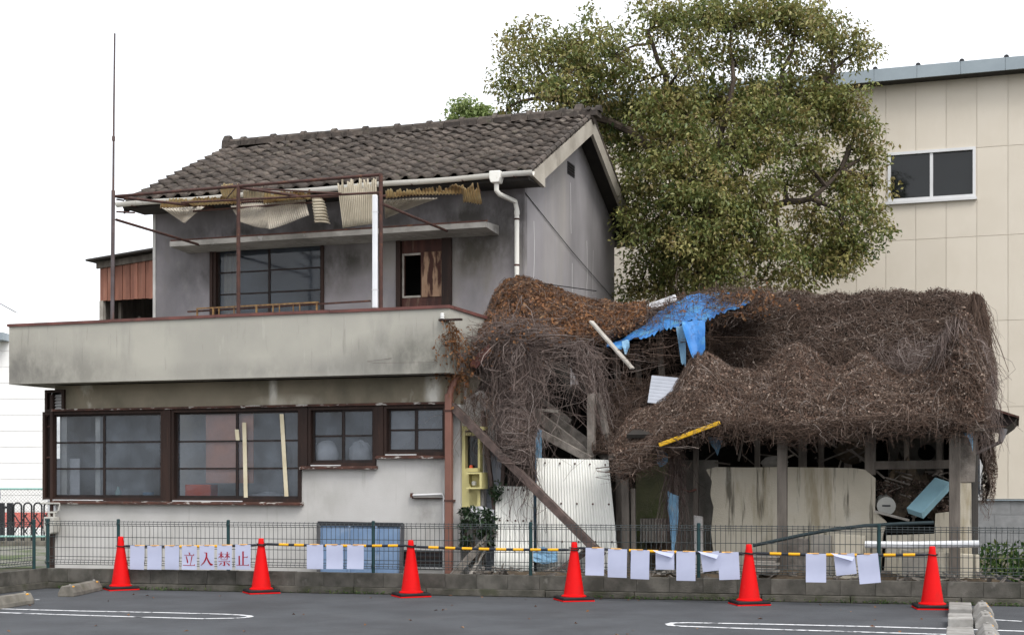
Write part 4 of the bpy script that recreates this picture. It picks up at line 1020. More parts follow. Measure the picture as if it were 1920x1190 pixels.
lobes = [(1000, 105, 66, .5, 1), (1085, 80, 62, .2, 1), (1040, 160, 72, -.4, 1), (960, 165, 34, .3, .8), (1105, 180, 70, .5, 1), (1150, 105, 60, -.2, .9), (950, 205, 26, .2, .7),
         (1235, 50, 55, .3, .6), (1310, 50, 66, -.3, .8), (1400, 45, 76, .3, .8), (1490, 45, 66, -.2, .8), (1560, 85, 60, .3, .8), (1610, 95, 36, 0, .6), (1350, 22, 50, .1, .9), (1450, 20, 46, 0, .9), (1250, 28, 40, 0, .7), (1540, 40, 40, .1, .8),
         (1195, 155, 46, .6, .5), (1290, 130, 46, -.5, .5), (1380, 125, 50, .4, .45), (1470, 130, 46, -.2, .45), (1545, 150, 50, .3, .6), (1250, 190, 56, 0, .7),
         (1190, 270, 62, .8, 1), (1265, 255, 76, -.6, 1), (1350, 225, 66, .2, .9), (1430, 235, 70, -.5, 1), (1510, 205, 66, .2, 1), (1575, 195, 52, -.2, .9), (1610, 235, 36, 0, .8), (1595, 280, 40, .3, .7), (1640, 290, 22, 0, .7),
         (1495, 275, 54, -.6, .8), (1400, 305, 62, -.9, 1), (1300, 335, 80, -1.0, 1), (1210, 350, 66, .2, 1), (1220, 430, 74, -.2, 1), (1310, 430, 86, -1.1, 1), (1400, 395, 60, -.8, .95), (1245, 505, 62, .1, 1), (1330, 505, 70, -.5, 1), (1410, 470, 60, -.6, .9), (1470, 480, 44, -.3, .7), (1430, 525, 44, 0, .7), (1540, 330, 40, .2, .8), (1475, 345, 40, .1, .6), (1640, 350, 26, .1, .7), (1500, 520, 40, .2, .7),
         (1590, 345, 44, 0, .9), (1625, 400, 40, .2, .8), (1580, 420, 52, -.3, .8), (1555, 470, 54, 0, .9), (1600, 470, 42, .2, .9), (1560, 505, 34, 0, .7), (1650, 430, 20, 0, .6), (1520, 430, 40, 0, .8), (1200, 545, 40, .6, .9), (1290, 560, 50, .5, 1), (1255, 200, 46, .3, .9), (1330, 185, 44, .4, .8), (1400, 190, 46, .3, .8), (1465, 185, 42, .3, .8), (1180, 220, 44, .6, .9), (1120, 235, 40, .9, .9)]
tm = MB()
fork = TP(1318, 395); fork2 = TP(1335, 300, -.2)
limb(tm, (tb.x, tb.y, 0), TP(1322, 540), .26, .21, .02, 5, 1); limb(tm, TP(1322, 541), fork, .21, .17, .04, 6, 2)
trunk = tm.build('trunk', 'bark', TR, smooth=True)
bm_ = MB(); tips = []
mains = {'left': (fork, TP(1060, 190, .1), .12, .05), 'ul': (fork2, TP(1215, 60, .1), .09, .03), 'ur': (fork2, TP(1490, 70, 0), .08, .02), 'r': (fork2, TP(1560, 140, .1), .09, .03), 'low': (fork, TP(1520, 372, -.3), .10, .05), 'mid': (fork, fork2, .17, .12), 'top': (fork2, TP(1370, 60, 0), .08, .02), 'll': (fork, TP(1225, 300, .2), .09, .03)}
nodes = []
for i, (k_, (a, b, r0, r1)) in enumerate(mains.items()): nodes += [(p, r1) for p in limb(bm_, a, b, r0, r1, .10, 9, 20 + i)[3:]]
nodes += [(p, .05) for p in limb(bm_, TP(1520, 372, -.3), TP(1575, 320, -.1), .05, .025, .1, 6, 77)] + [(p, .05) for p in limb(bm_, TP(1520, 372, -.3), TP(1600, 450, 0), .05, .025, .1, 6, 78)]
clumps = []
rr = np.random.default_rng(3)
for li, (px, py, rp, dd, dens) in enumerate(lobes):
    c = TP(px, py, dd); rad = rp * TD / FPX
    near = min(nodes, key=lambda nd: (nd[0] - c).length)
    limb(bm_, near[0], c, min(.045, near[1]), .014, .12, 6, 200 + li)
    if py < 170: dens *= .92
    nC = int(38 * dens * (rad / .6) ** 2) + 3
    for k_ in range(nC):
        d = rr.normal(0, 1, 3); d /= np.linalg.norm(d); q_ = np.array(c) + d * rad * (rr.random() ** .45) * np.array([1.12, 1.25, 1.0]) * rr.choice([1, 1, 1, 1.22])
        clumps.append(q_)
        if k_ % 3 == 0: limb(bm_, c, Vector(q_), .012, .004, .12, 4, 1000 + li * 50 + k_)
bm_.build('branches', 'bark', TR, smooth=True)
v, f, own, N = leafy(clumps, 52, .27, .088, .52, 5)
ct = np.repeat(rr.normal(.60, .15, len(clumps)), 52)
tint = np.clip(ct + rr.normal(0, .13, N), 0, .93); tint[rr.random(N) < .025] = 1.0
np_mesh('crown', v, f, tint[own], 'leaf', WF, TR)
# a small pale tree top beyond the ridge
def TP2(px, py, d=0.0): D = 33 + d; return Vector(((px - 960) / FPX * D, D, CAM_H + (900 - py) / FPX * D))
t2b = TP2(885, 300)
T2 = thing('small_tree', 'small pale green tree top peeking over the roof ridge', 'tree', WF, (t2b.x, t2b.y, 0))
m2 = MB(); limb(m2, (t2b.x, t2b.y, 0), TP2(885, 215), .12, .04, .02, 6, 4); m2.build('trunk', 'bark', T2, smooth=True)
cl2 = []
for px, py, rp in ((870, 205, 26), (890, 225, 30), (860, 225, 22), (905, 215, 14), (880, 250, 40)):
    for _ in range(16):
        d = rr.normal(0, 1, 3); d /= np.linalg.norm(d); cl2.append(np.array(TP2(px, py)) + d * rp * 33 / FPX * rr.random() ** .5)
v, f, own, N = leafy(cl2, 34, .26, .11, .55, 6)
np_mesh('crown', v, f, np.clip(rr.normal(.5, .22, N), 0, 1)[own], 'leaf_pale', WF, T2)

# ------------------------------------------------------------------ far left: white building, gate, chain-link fence
D0 = 44.0
def LP(px, py, D): return ((px - 960) / FPX * D, D, CAM_H + (900 - py) / FPX * D)
xr = LP(150, 0, D0)[0]; xl = xr - 16
zt_b = LP(0, 640, D0)[2]
WB = thing('white_building', 'pale white building with level siding at the far left', 'building', WF, ((xl + xr) / 2, D0, 0))
z = 0; sh_ = 30 * D0 / FPX
while z < zt_b:
    MB().box(xl, xr, D0 + random.uniform(-.003, .003), D0 + .1, z + .006, min(zt_b, z + sh_) - .006).build('siding_board', 'white_siding', WB); z += sh_
MB().box(xl, xr, D0 + .03, D0 + 9, 0, zt_b - .002).build('wall_core', 'white_siding', WB)
xe = LP(18, 0, D0)[0]
MB().prism([(xl - .5, zt_b + .0), (xe, zt_b + .0), (xe, zt_b + .22), (xl - .5, zt_b + .22)], D0 - .6, D0 + 9.5, 'y').build('eave', 'steel_grey', WB)
MB().prism([(xl - .5, zt_b + .222), (xe - .0, zt_b + .222), (xe - .6, zt_b + 1.15), (xl - .5, zt_b + 1.4)], D0 - .3, D0 + 9.2, 'y').build('roof', 'white_siding', WB)
# red panel
D1 = 38.0
a, b = LP(-120, 960, D1), LP(72, 1003, D1)
_props(MB().box(a[0], b[0] + 1, D1, D1 + .1, .12, a[2]).build('red_barrier', 'red_panel', frame=WF), 'red low barrier behind the black folding gate', 'barrier')
_props(MB().box(a[0], b[0] + 1, D1 - .6, D1 - .4, 0, .2).build('white_plinth', 'white_siding', frame=WF), 'pale low plinth under the red barrier', 'plinth')
# folding gate
D2 = 33.0
zg1, zg0 = LP(0, 942, D2)[2], LP(0, 1010, D2)[2]
FG = thing('folding_gate', 'black folding accordion gate with round arches at far left', 'gate', WF, (LP(40, 0, D2)[0], D2, 0))
for px in (-40, 3, 19):
    x = LP(px, 0, D2)[0]; MB().box(x - .06, x + .06, D2 - .05, D2 + .05, .02, zg1).build('gate_post', 'gate_black', FG)
MB().box(LP(3, 0, D2)[0], LP(19, 0, D2)[0], D2 - .02, D2 + .02, zg1 - .13, zg1 - .08).build('gate_tie', 'gate_black', FG)
for px in (33, 52, 71, 90, 109):
    x = LP(px, 0, D2)[0]; w_ = .09; zs_ = zg1 - w_
    pts = [(x - w_, D2, .05), (x - w_, D2, zs_)] + [(x + w_ * math.cos(t), D2, zs_ + w_ * math.sin(t)) for t in np.linspace(math.pi, 0, 9)[1:-1]] + [(x + w_, D2, zs_), (x + w_, D2, .05)]
    MB().tube(pts, .02, 6).build('gate_arch', 'gate_black', FG, smooth=True)
    MB().tube([(x - w_, D2 - .03, zg1 - .24), (x + .23, D2 - .03, .2)], .015, 6).build('gate_lattice', 'gate_black', FG)
    MB().tube([(x + .23, D2 - .035, zg1 - .24), (x - w_, D2 - .035, .2)], .015, 6).build('gate_lattice', 'gate_black', FG)
# chain-link fence in front of it
D3 = 31.6
CL = thing('chain_link_fence', 'chain link fence with mint green rails at the far left', 'fence', WF, (LP(20, 0, D3)[0], D3, 0))
x0, x1 = LP(-150, 0, D3)[0], LP(140, 0, D3)[0]; z1c, z0c = LP(0, 916, D3)[2], LP(0, 1005, D3)[2]
for z in (z0c, z1c): MB().tube([(x0, D3, z), (x1, D3, z)], .022, 8).build('rail', 'mint', CL)
for px in (-60, 100): x = LP(px, 0, D3)[0]; MB().tube([(x, D3, 0), (x, D3, z1c + .03)], .03, 8).build('post', 'mint', CL)
wm = MB(); s_ = .075; x = x0 - (z1c - z0c)
while x < x1:
    wm.tube([(max(x, x0), D3, z0c + max(0, x0 - x)), (min(x + z1c - z0c, x1), D3, z0c + min(z1c - z0c, x1 - x))], .0022, 3, False)
    wm.tube([(max(x, x0), D3 + .006, z1c - max(0, x0 - x)), (min(x + z1c - z0c, x1), D3 + .006, z1c - min(z1c - z0c, x1 - x))], .0022, 3, False); x += s_
wm.build('chain_mesh', 'wire_grey', CL)
MB().box(x0, x1, D3 - .1, D3 + .05, 0, .10).build('fence_footing', 'concrete', CL)
_props(MB().box(LP(-60, 0, 32.3)[0], LP(1, 0, 32.3)[0], 32.2, 32.3, LP(0, 936, 32.3)[2], LP(0, 920, 32.3)[2]).build('sign_plate', 'panel_white', frame=WF), 'small grey plate on the chain link fence at left edge', 'sign')
# utility line and house corner far away
_props(MB().tube([LP(-5, 566, 60), LP(60, 602, 52)], .02, 5).build('overhead_wire', 'gate_black', frame=WF), 'thin overhead wire at the far left above the balcony', 'wire')
# ------------------------------------------------------------------ collapsed shed on the right
VF = -2.47
SH = thing('collapsed_shed', 'half collapsed timber shed smothered in dead vines on the right', 'shed', HF, (4.5, VF, 0))
def post(px, y0, y1, v, w=.12, m='old_wood', nm='post', lean=0.0, par=None):
    a, b = P(px, y0, v), P(px, y1, v); bot = min(a[2], b[2]); 
    return MB().beam((a[0], v, max(0, b[2])), (a[0] + lean, v, a[2]), w, w * .9).build(nm, m, par or SH, bevel=.008)
post(1790, 790, 1100, VF, .125); post(1467, 790, 1100, VF, .115); post(1632, 800, 890, -1.68, .13); post(1762, 800, 885, -1.3, .08)
for px, y0, y1, v in ((1305, 800, 985, -1.5), (1505, 800, 880, -1.3), (1540, 800, 880, -1.0), (1590, 800, 880, -.8), (1420, 800, 880, -1.0), (1700, 790, 880, -.7), (1812, 800, 905, -2.2), (1800, 800, 905, -2.0)):
    post(px, y0, y1, v, .07 + .03 * ((px // 7) % 2))
def hbeam(px0, y0, px1, y1, v, w, h, m='old_wood', nm='beam', par=None):
    a, b = P(px0, y0, v), P(px1, y1, v); return MB().beam(a, b, w, h).build(nm, m, par or SH, bevel=.008)
hbeam(1640, 872, 1783, 870, -1.70, .10, .105); hbeam(1250, 812, 1845, 800, VF, .10, .10); hbeam(1310, 808, 1840, 798, -1.9, .09, .09); hbeam(1590, 812, 1790, 806, -1.5, .08, .08)
u_l, u_r = 2.35, 6.36
def slab(nm, a, b, c, d, m='shed_dark', th=.05):
    q_ = [Vector(x) for x in (a, b, c, d)]; nrm = (q_[1] - q_[0]).cross(q_[3] - q_[0]).normalized() * th
    MB().add([tuple(x) for x in q_] + [tuple(x - nrm) for x in q_], [(0, 1, 2, 3), (7, 6, 5, 4), (0, 4, 5, 1), (1, 5, 6, 2), (2, 6, 7, 3), (3, 7, 4, 0)]).build(nm, m, SH)
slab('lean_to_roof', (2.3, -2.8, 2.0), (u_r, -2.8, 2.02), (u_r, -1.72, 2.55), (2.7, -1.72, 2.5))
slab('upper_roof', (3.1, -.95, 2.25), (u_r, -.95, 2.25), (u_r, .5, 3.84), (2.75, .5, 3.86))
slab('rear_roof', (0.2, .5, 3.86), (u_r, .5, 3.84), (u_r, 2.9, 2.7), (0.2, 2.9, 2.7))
slab('link_roof', (.02, -1.55, 3.25), (1.5, -1.45, 3.0), (1.7, .45, 3.85), (.02, .3, 3.95))
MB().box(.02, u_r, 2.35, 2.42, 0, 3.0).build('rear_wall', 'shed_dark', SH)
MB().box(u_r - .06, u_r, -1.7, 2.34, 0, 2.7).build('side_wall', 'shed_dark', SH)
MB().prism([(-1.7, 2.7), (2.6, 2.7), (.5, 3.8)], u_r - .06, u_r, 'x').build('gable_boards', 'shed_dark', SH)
MB().box(.004, .018, -1.4, 2.3, 1.4, 3.6).build('dark_gap_backing', 'shed_dark', SH)  # dark sheet added over the lit gable wall to keep the gap black
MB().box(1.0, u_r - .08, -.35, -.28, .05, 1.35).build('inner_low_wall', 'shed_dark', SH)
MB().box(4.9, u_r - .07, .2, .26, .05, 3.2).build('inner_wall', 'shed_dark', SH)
MB().box(.02, u_r, -2.3, 2.34, -.01, .05).build('floor', 'dirt', SH)
def poly_wall(nm, pts, v, th, m):
    MB().prism([(P(x, y, v)[0], P(x, y, v)[2]) for x, y in pts][::-1], v, v + th, 'y').build(nm, m, SH)
poly_wall('plaster_wall', [(1324, 880), (1342, 875), (1400, 876), (1460, 875), (1540, 876), (1600, 877), (1622, 880), (1641, 896), (1641, 958), (1662, 978), (1655, 1005), (1650, 1112), (1336, 1112), (1337, 1030), (1333, 995), (1338, 950), (1331, 926), (1335, 902)], -1.78, .09, 'shed_plaster')
poly_wall('low_wall', [(1662, 1003), (1700, 1002), (1752, 1000), (1754, 962), (1786, 958), (1786, 1112), (1655, 1112)], -1.9, .10, 'shed_plaster')
poly_wall('end_wall', [(1797, 905), (1821, 905), (1822, 1108), (1797, 1108)], -2.30, .08, 'shed_plaster')
poly_wall('side_board', [(1797, 800), (1832, 800), (1828, 903), (1797, 904)], -2.26, .03, 'grey_plank')
mat('green_wall', (.26, .265, .15), (.15, .155, .095), .95, 2.5, bump=.3, bscale=40, stains=[((.12, .17, .05), 2, None, .48, .62, .8)])
mat('grey_wall', (.32, .30, .265), (.20, .19, .17), .95, 2.0, bump=.3, bscale=40, stains=[((.09, .085, .07), 2.5, (1, 1, .4), .5, .68, .7)])
poly_wall('mouldy_wall', [(1192, 850), (1262, 850), (1262, 1100), (1192, 1100)], -1.0, .06, 'green_wall')
poly_wall('grey_wall', [(1263, 862), (1345, 862), (1345, 1100), (1263, 1100)], -1.15, .06, 'grey_wall')
poly_wall('rear_panel', [(1665, 800), (1770, 800), (1770, 900), (1665, 900)], -.2, .03, 'grey_wall')
c = P(1737, 848, -.24); MB().tube([(c[0], -.235, c[2]), (c[0], -.205, c[2])], .11, 20).build('round_opening', 'black', SH)
# right hand side roof with its gutter
SR = thing('side_eave', 'dark sagging side eave with broken gutter at the far right', 'eave', HF, P(1875, 800, -1.3))
e = [P(x, y, -1.3) for x, y in ((1838, 760), (1908, 782), (1902, 790), (1880, 806), (1870, 800), (1838, 790))]
MB().prism([(p[0], p[2]) for p in e][::-1], -1.3, 1.5, 'y').build('eave_box', 'sash_wood', SR)
e2 = [P(x, y, -1.34) for x, y in ((1840, 757), (1911, 780), (1911, 784), (1840, 762))]
MB().prism([(p[0], p[2]) for p in e2][::-1], -1.38, 1.5, 'y').build('eave_sheet', 'rust_steel', SR)
MB().prism([(P(x, y, -1.2)[0], P(x, y, -1.2)[2]) for x, y in ((1838, 790), (1862, 798), (1850, 812), (1850, 842), (1838, 845))][::-1], -1.2, -1.1, 'y').build('bracket', 'sash_wood', SR)
g0, g1, g2 = P(1882, 803, -1.35), P(1876, 828, -1.35), P(1822, 854, -1.9)
MB().tube([g0, ((g0[0] + g1[0]) / 2, -1.35, (g0[2] + g1[2]) / 2), g1], [.05, .045, .03], 10).build('gutter_outlet', 'grey_plastic', SR, smooth=True)
MB().tube([g1, g2], .024, 8).build('gutter_pipe', 'sash_wood', SR, smooth=True)
g3 = P(1820, 893, -1.9); MB().tube([g2, P(1824, 870, -1.9), g3], .018, 8).build('broken_pipe', 'grey_plastic', SR, smooth=True)

# ------------------------------------------------------------------ dead vines
def tab(t):
    xs = np.array([p[0] for p in t], float); ys = np.array([p[1] for p in t], float)
    return lambda x: np.interp(x, xs, ys)
def Pn(px, py, v):
    rx, rz = (px - 960) / FPX, (900 - py) / FPX
    D = (v - HF.s * HF.ox + HF.c * HF.oy) / (-HF.s * rx + HF.c)
    dx, dy = D * rx - HF.ox, D - HF.oy
    return np.stack([HF.c * dx + HF.s * dy, v + 0 * D, CAM_H + rz * D], -1)
def surf_normals(f, a, b):
    e_ = .004; p = f(a, b); pa = f(a + e_, b) - p; pb = f(a, b + e_) - p
    n = np.cross(pa, pb); n /= np.linalg.norm(n, axis=-1, keepdims=True) + 1e-9
    n *= np.where(n[..., 1:2] > 0, -1, 1) * 1.0        # towards the street
    return p, n
def vine_mat(name, label, f, na, nb, n_str, n_leaf, seed, lift=.05, amp=.06, ramp='vine', lramp='vine_litter', a_rng=(0, 1), b_rng=(0, 1), step=.035, rad=(.0014, .0038), leaf_len=(.016, .05), aspect=1.0, downward=0.0, keep=None, tint=(.42, .2), core='vine_core', leaf_tint=(.45, .22)):
    r = np.random.default_rng(seed); w1, w2 = wob(seed, 8, 9), wob(seed + 1, 8, 28)
    A_, B_ = np.meshgrid(np.linspace(*a_rng, na), np.linspace(*b_rng, nb), indexing='ij')
    p, n = surf_normals(f, A_, B_)
    p = p + n * (amp * (w1(A_ * 3 * aspect, B_ * 3) + .6 * w2(A_ * 3 * aspect, B_ * 3)))[..., None]
    idx = np.arange(na * nb).reshape(na, nb); q_ = np.stack([idx[:-1, :-1], idx[1:, :-1], idx[1:, 1:], idx[:-1, 1:]], -1).reshape(-1, 4)
    root = np_mesh(name, p.reshape(-1, 3), q_, None, core, HF, smooth=False)
    _props(root, label, 'vines', kind='stuff')
    K = 9
    a0 = r.uniform(*a_rng, n_str); b0 = r.uniform(*b_rng, n_str); th = r.uniform(0, 2 * math.pi, n_str)
    if downward: th = np.where(r.random(n_str) < downward, -math.pi / 2 + r.normal(0, .45, n_str), th)
    turn = r.normal(0, .42, (n_str, K)).cumsum(1) + (np.arange(K)[None] * r.normal(0, .22, n_str)[:, None]); st_ = step * r.uniform(.35, 1.2, n_str)[:, None]
    ang = th[:, None] + turn
    a = a0[:, None] + np.cumsum(np.cos(ang) * st_ / aspect, 1); b = b0[:, None] + np.cumsum(np.sin(ang) * st_, 1)
    a = np.clip(a, a_rng[0] - .02, a_rng[1] + .02); b = np.clip(b, b_rng[0] - .03, b_rng[1] + .03)
    p, n = surf_normals(f, a, b)
    hgt = r.uniform(0, lift, n_str)[:, None] + lift * .7 * np.abs(np.sin(np.linspace(0, math.pi, K)[None] * r.uniform(.6, 2.2, n_str)[:, None]))
    p = p + n * (hgt + amp * w1(a * 3 * aspect, b * 3) * 1.0)[..., None]
    rd = (r.uniform(*rad, n_str) * np.where(r.random(n_str) < .06, 1.7, 1))[:, None] * np.linspace(1, .55, K)[None]
    v, q_, own = strand_mesh(p, rd)
    np_mesh('vine_twigs', v, q_, np.clip(r.normal(*tint, n_str) + .30 * w1(a0 * 3 * aspect, b0 * 3) + .2 * w2(a0 * 3 * aspect, b0 * 3), 0, 1)[own], ramp, HF, root)['kind'] = 'stuff'
    if n_leaf:
        a = r.uniform(*a_rng, n_leaf); b = r.uniform(*b_rng, n_leaf); p, n = surf_normals(f, a, b)
        p = p + n * (r.uniform(0, lift * 1.3, n_leaf) + amp * w1(a * 3 * aspect, b * 3))[:, None]
        ln = r.uniform(*leaf_len, n_leaf)
        v, t_, own = leaf_mesh(p, r.normal(0, 1, (n_leaf, 3)) + np.array([0, 0, -.4]), n + r.normal(0, .7, (n_leaf, 3)), ln, ln * r.uniform(.35, .8, n_leaf), .3)
        lt = np.clip(r.normal(*leaf_tint, n_leaf) + .30 * w1(a * 3 * aspect, b * 3) + .2 * w2(a * 3 * aspect, b * 3), 0, .9); lt[r.random(n_leaf) < .012] = 1
        np_mesh('vine_leaves', v, t_, lt[own], lramp, HF, root)['kind'] = 'stuff'
    return root
def hang(name, label, starts, n, seed, length, spread=.05, drift=(0, 0, 0), ramp='vine_grey', rad=(.0015, .0042), K=14, parent=None, tint=(.45, .22), curl=.035, targets=None, leaves=0):
    """twigs that fall from the polyline `starts` (px,py,v): lengths in metres; targets: another polyline they end on"""
    r = np.random.default_rng(seed); S_ = np.array([P(*p) for p in starts]); t = r.uniform(0, len(S_) - 1, n); i = np.minimum(t.astype(int), len(S_) - 2); fr_ = (t - i)[:, None]
    p0 = S_[i] * (1 - fr_) + S_[i + 1] * fr_ + r.normal(0, spread, (n, 3)) * np.array([1, 2.2, .8])
    k = np.linspace(0, 1, K)[None, :, None]
    if targets is not None:
        T_ = np.array([P(*p) for p in targets]); tt = t / (len(S_) - 1) * (len(T_) - 1); i = np.minimum(tt.astype(int), len(T_) - 2); fr_ = (tt - i)[:, None]
        p1 = T_[i] * (1 - fr_) + T_[i + 1] * fr_ + r.normal(0, spread, (n, 3)) * np.array([1.3, 2.2, 2.0]); ln = r.uniform(*length, n)[:, None]
        p1 = p0 + (p1 - p0) * ln
    else:
        p1 = p0 + np.stack([r.normal(drift[0], .12, n), r.normal(drift[1], .08, n), -r.uniform(*length, n)], 1) * 1.0
    path = p0[:, None] * (1 - k) + p1[:, None] * k
    kk_ = np.linspace(0, 1, K)[None, :, None]; fq = r.uniform(2, 11, (n, 1, 3)); ph = r.uniform(0, 6.28, (n, 1, 3)); am = r.exponential(1.0, (n, 1, 3)) * curl * 1.6
    fq2 = r.uniform(9, 22, (n, 1, 3)); ph2 = r.uniform(0, 6.28, (n, 1, 3))
    wav = am * (np.sin(fq * kk_ + ph) - np.sin(ph)) + am * .35 * (np.sin(fq2 * kk_ + ph2) - np.sin(ph2)); path = path + wav * np.array([1, .9, .5])
    rd = (r.uniform(*rad, n) * np.where(r.random(n) < .07, 1.8, 1))[:, None] * np.linspace(1, .5, K)[None]
    v, q_, own = strand_mesh(path, rd)
    o = np_mesh(name, v, q_, np.clip(r.normal(*tint, n), 0, 1)[own], ramp, HF, parent)
    if parent is None: _props(o, label, 'vines')
    o['kind'] = 'stuff'
    if leaves:
        ii = r.integers(0, n, leaves); kk = r.integers(1, K, leaves); c_ = path[ii, kk] + r.normal(0, .02, (leaves, 3)); ln = r.uniform(.035, .075, leaves)
        v, t_, own = leaf_mesh(c_, r.normal(0, 1, (leaves, 3)) + np.array([0, 0, -.8]), r.normal(0, 1, (leaves, 3)) + np.array([0, -.6, .3]), ln, ln * .6)
        lo = np_mesh('dry_leaves', v, t_, np.clip(r.normal(.45, .25, leaves), 0, 1)[own], 'vine_leaf', HF, o); lo['kind'] = 'stuff'
    return o
# upper roof thatch
wr, wr2 = wob(31, 6, 2.5), wob(32, 6, 6)
def f_upper(a, b):
    a = np.asarray(a, float); b = np.asarray(b, float)
    aa = np.minimum(a, 1.0); ov_ = np.maximum(a - 1.0, 0); bb = np.minimum(b, 1.0); ob = np.maximum(b - 1.0, 0)
    left = 3.05 + .10 * np.sin(b * 9) - .45 * b
    u = left + (6.40 - left) * aa + (.17 + .05 * np.sin(b * 7) + .04 * np.sin(ov_ * 60)) * (1 - np.exp(-ov_ * 9))
    v = -1.0 + 1.5 * bb + ob * 2.4
    z = 2.36 + 1.74 * bb - ob * 1.5 + .10 * np.sin(np.clip(bb, 0, 1) * math.pi) - .07 * np.exp(-((1 - bb) / .12) ** 2) * (1 - 0)
    z = z + .07 * wr(u, v * .6) + .05 * wr2(u, v) - ov_ * 7.5 - .14 * np.exp(-((1 - aa) / .05) ** 2) * (.35 + .65 * bb)
    z = z - .10 * np.exp(-(aa / .10) ** 2)
    return np.stack([u, v, z], -1)
vine_mat('vine_thatch', 'thick brown vine thatch over the upper shed roof', f_upper, 110, 60, 11000, 46000, 41, .055, .065, a_rng=(0, 1.16), b_rng=(0, 1.12), step=.020, aspect=1.5, downward=.25, rad=(.0012, .0034), tint=(.50, .24), leaf_tint=(.40, .22))  # leaves tinted darker than the lean-to, partly the hollow's shade as colour
# lean-to thatch with its scalloped upper edge
top_t = tab([(1160, 835), (1175, 800), (1200, 782), (1240, 770), (1268, 745), (1290, 698), (1307, 668), (1330, 676), (1370, 704), (1410, 710), (1450, 690), (1488, 652), (1520, 668), (1550, 702), (1590, 698), (1620, 672), (1650, 700), (1690, 720), (1720, 712), (1750, 680), (1775, 640), (1800, 588), (1818, 612), (1842, 690)])
bot_t = tab([(1160, 880), (1190, 872), (1215, 856), (1245, 828), (1280, 806), (1330, 792), (1400, 798), (1500, 801), (1600, 793), (1700, 787), (1760, 787), (1845, 794)])
def f_lean(a, b):
    a = np.asarray(a, float); b = np.asarray(b, float); px = 1160 + a * 685
    yt, yb = top_t(px), bot_t(px); vt = -1.78 - .5 * np.clip((1300 - px) / 140, 0, 1) - .55 * np.clip((px - 1740) / 70, 0, 1)
    pt_, pb = Pn(px, yt, vt), Pn(px, yb, -2.86 + 0 * px)
    p = pb + (pt_ - pb) * b[..., None]
    s = np.sin(np.clip(b, 0, 1) * math.pi)
    p = p.copy(); p[..., 2] += .07 * s + .05 * np.exp(-((b - .95) / .12) ** 2); p[..., 1] -= .10 * s
    roll = np.maximum(b - 1, 0)
    p[..., 1] += roll * 3; p[..., 2] -= roll * 2.4
    return p
vine_mat('vine_thatch', 'scalloped reddish brown vine thatch over the shed lean-to', f_lean, 150, 30, 10000, 44000, 51, .05, .045, a_rng=(0, 1), b_rng=(0, 1.10), step=.034, aspect=4.0, tint=(.48, .24), leaf_tint=(.64, .2), lramp='vine_litter_pale')
fr_pts = [(x, float(bot_t(x)) - 4, -2.86) for x in range(1160, 1846, 35)]
hang('vine_fringe', 'ragged hanging vine fringe under the shed eave', fr_pts, 2600, 61, (.03, .24), .05, ramp='vine', curl=.03, K=8, tint=(.5, .2))
hang('vine_fringe', 'long pale vine strands hanging over the right shed corner', [(1770, 640, -2.25), (1800, 596, -2.25), (1825, 640, -2.3), (1842, 700, -2.3)], 1500, 62, (.25, 1.15), .05, ramp='vine_grey', curl=.02, tint=(.42, .2))
hang('vine_curtain', 'dark vine curtain hanging down the right shed gable', [(1826, 552, -1.4), (1836, 556, -.9), (1842, 575, -.4)], 600, 63, (.4, 1.1), .025, ramp='vine', curl=.01, tint=(.4, .2))
hang('vine_twigs', 'tangled grey twigs in the hollow above the lean-to', [(1660, 660, -1.4), (1700, 655, -1.4), (1745, 645, -1.4)], 160, 64, (.1, .6), .10, ramp='vine_grey', curl=.05, tint=(.5, .2))
# leaf heap on the link roof
top_m = tab([(908, 640), (922, 600), (940, 552), (960, 533), (985, 534), (1030, 552), (1080, 571), (1130, 582), (1180, 588), (1215, 590)])
bot_m = tab([(900, 690), (930, 665), (960, 650), (1000, 645), (1060, 642), (1110, 645), (1150, 640), (1180, 628), (1215, 614)])
def f_heap(a, b):
    a = np.asarray(a, float); b = np.asarray(b, float); px = 905 + a * 305
    vb = np.interp(px, [905, 960, 1100, 1215], [-2.3, -2.1, -1.7, -.8]); vt = np.interp(px, [905, 940, 970, 1100, 1215], [-1.9, -.6, -.12, .1, .3])
    pt_, pb = Pn(px, top_m(px), vt), Pn(px, bot_m(px), vb); p = pb + (pt_ - pb) * b[..., None]
    s = np.sin(np.clip(b, 0, 1) * math.pi); p[..., 2] += .12 * s; roll = np.maximum(b - 1, 0); p[..., 1] += roll * 1.5; p[..., 2] -= roll * 1.5
    return p
vine_mat('leaf_heap', 'heap of rusty dry leaves and vines against the house gable', f_heap, 60, 30, 2600, 19000, 71, .10, .05, a_rng=(0, 1), b_rng=(0, 1.06), step=.05, aspect=1.6, lramp='vine_leaf', leaf_len=(.04, .09), leaf_tint=(.5, .24))
# curtains over the gap
top_c = tab([(900, 668), (925, 640), (960, 628), (1000, 640), (1022, 650)]); bot_c = tab([(905, 760), (925, 800), (955, 850), (985, 868), (1005, 850), (1022, 700)])
def f_cur(a, b):
    a = np.asarray(a, float); b = np.asarray(b, float); px = 914 + a * 92 + 8 * np.sin(b * 3.1 + 1) * (1 - b)
    px = 972 + (px - 972) * (.55 + .45 * b)
    pt_, pb = Pn(px, top_c(px), -2.15 + 0 * px), Pn(px, bot_c(px), -2.48 + 0 * px); p = pb + (pt_ - pb) * b[..., None]
    p[..., 1] += .10 * np.sin(a * 9) + .05 * np.sin(b * 13 + a * 5); return p
vine_mat('vine_curtain', 'dense grey brown vine curtain falling beside the balcony corner', f_cur, 24, 30, 3600, 900, 80, .12, .06, step=.06, aspect=.6, downward=.45, ramp='vine_grey', tint=(.45, .24), rad=(.0014, .0042), lramp='vine_leaf', core='shed_dark')  # near-black core sheet: shade between the strands put into its colour
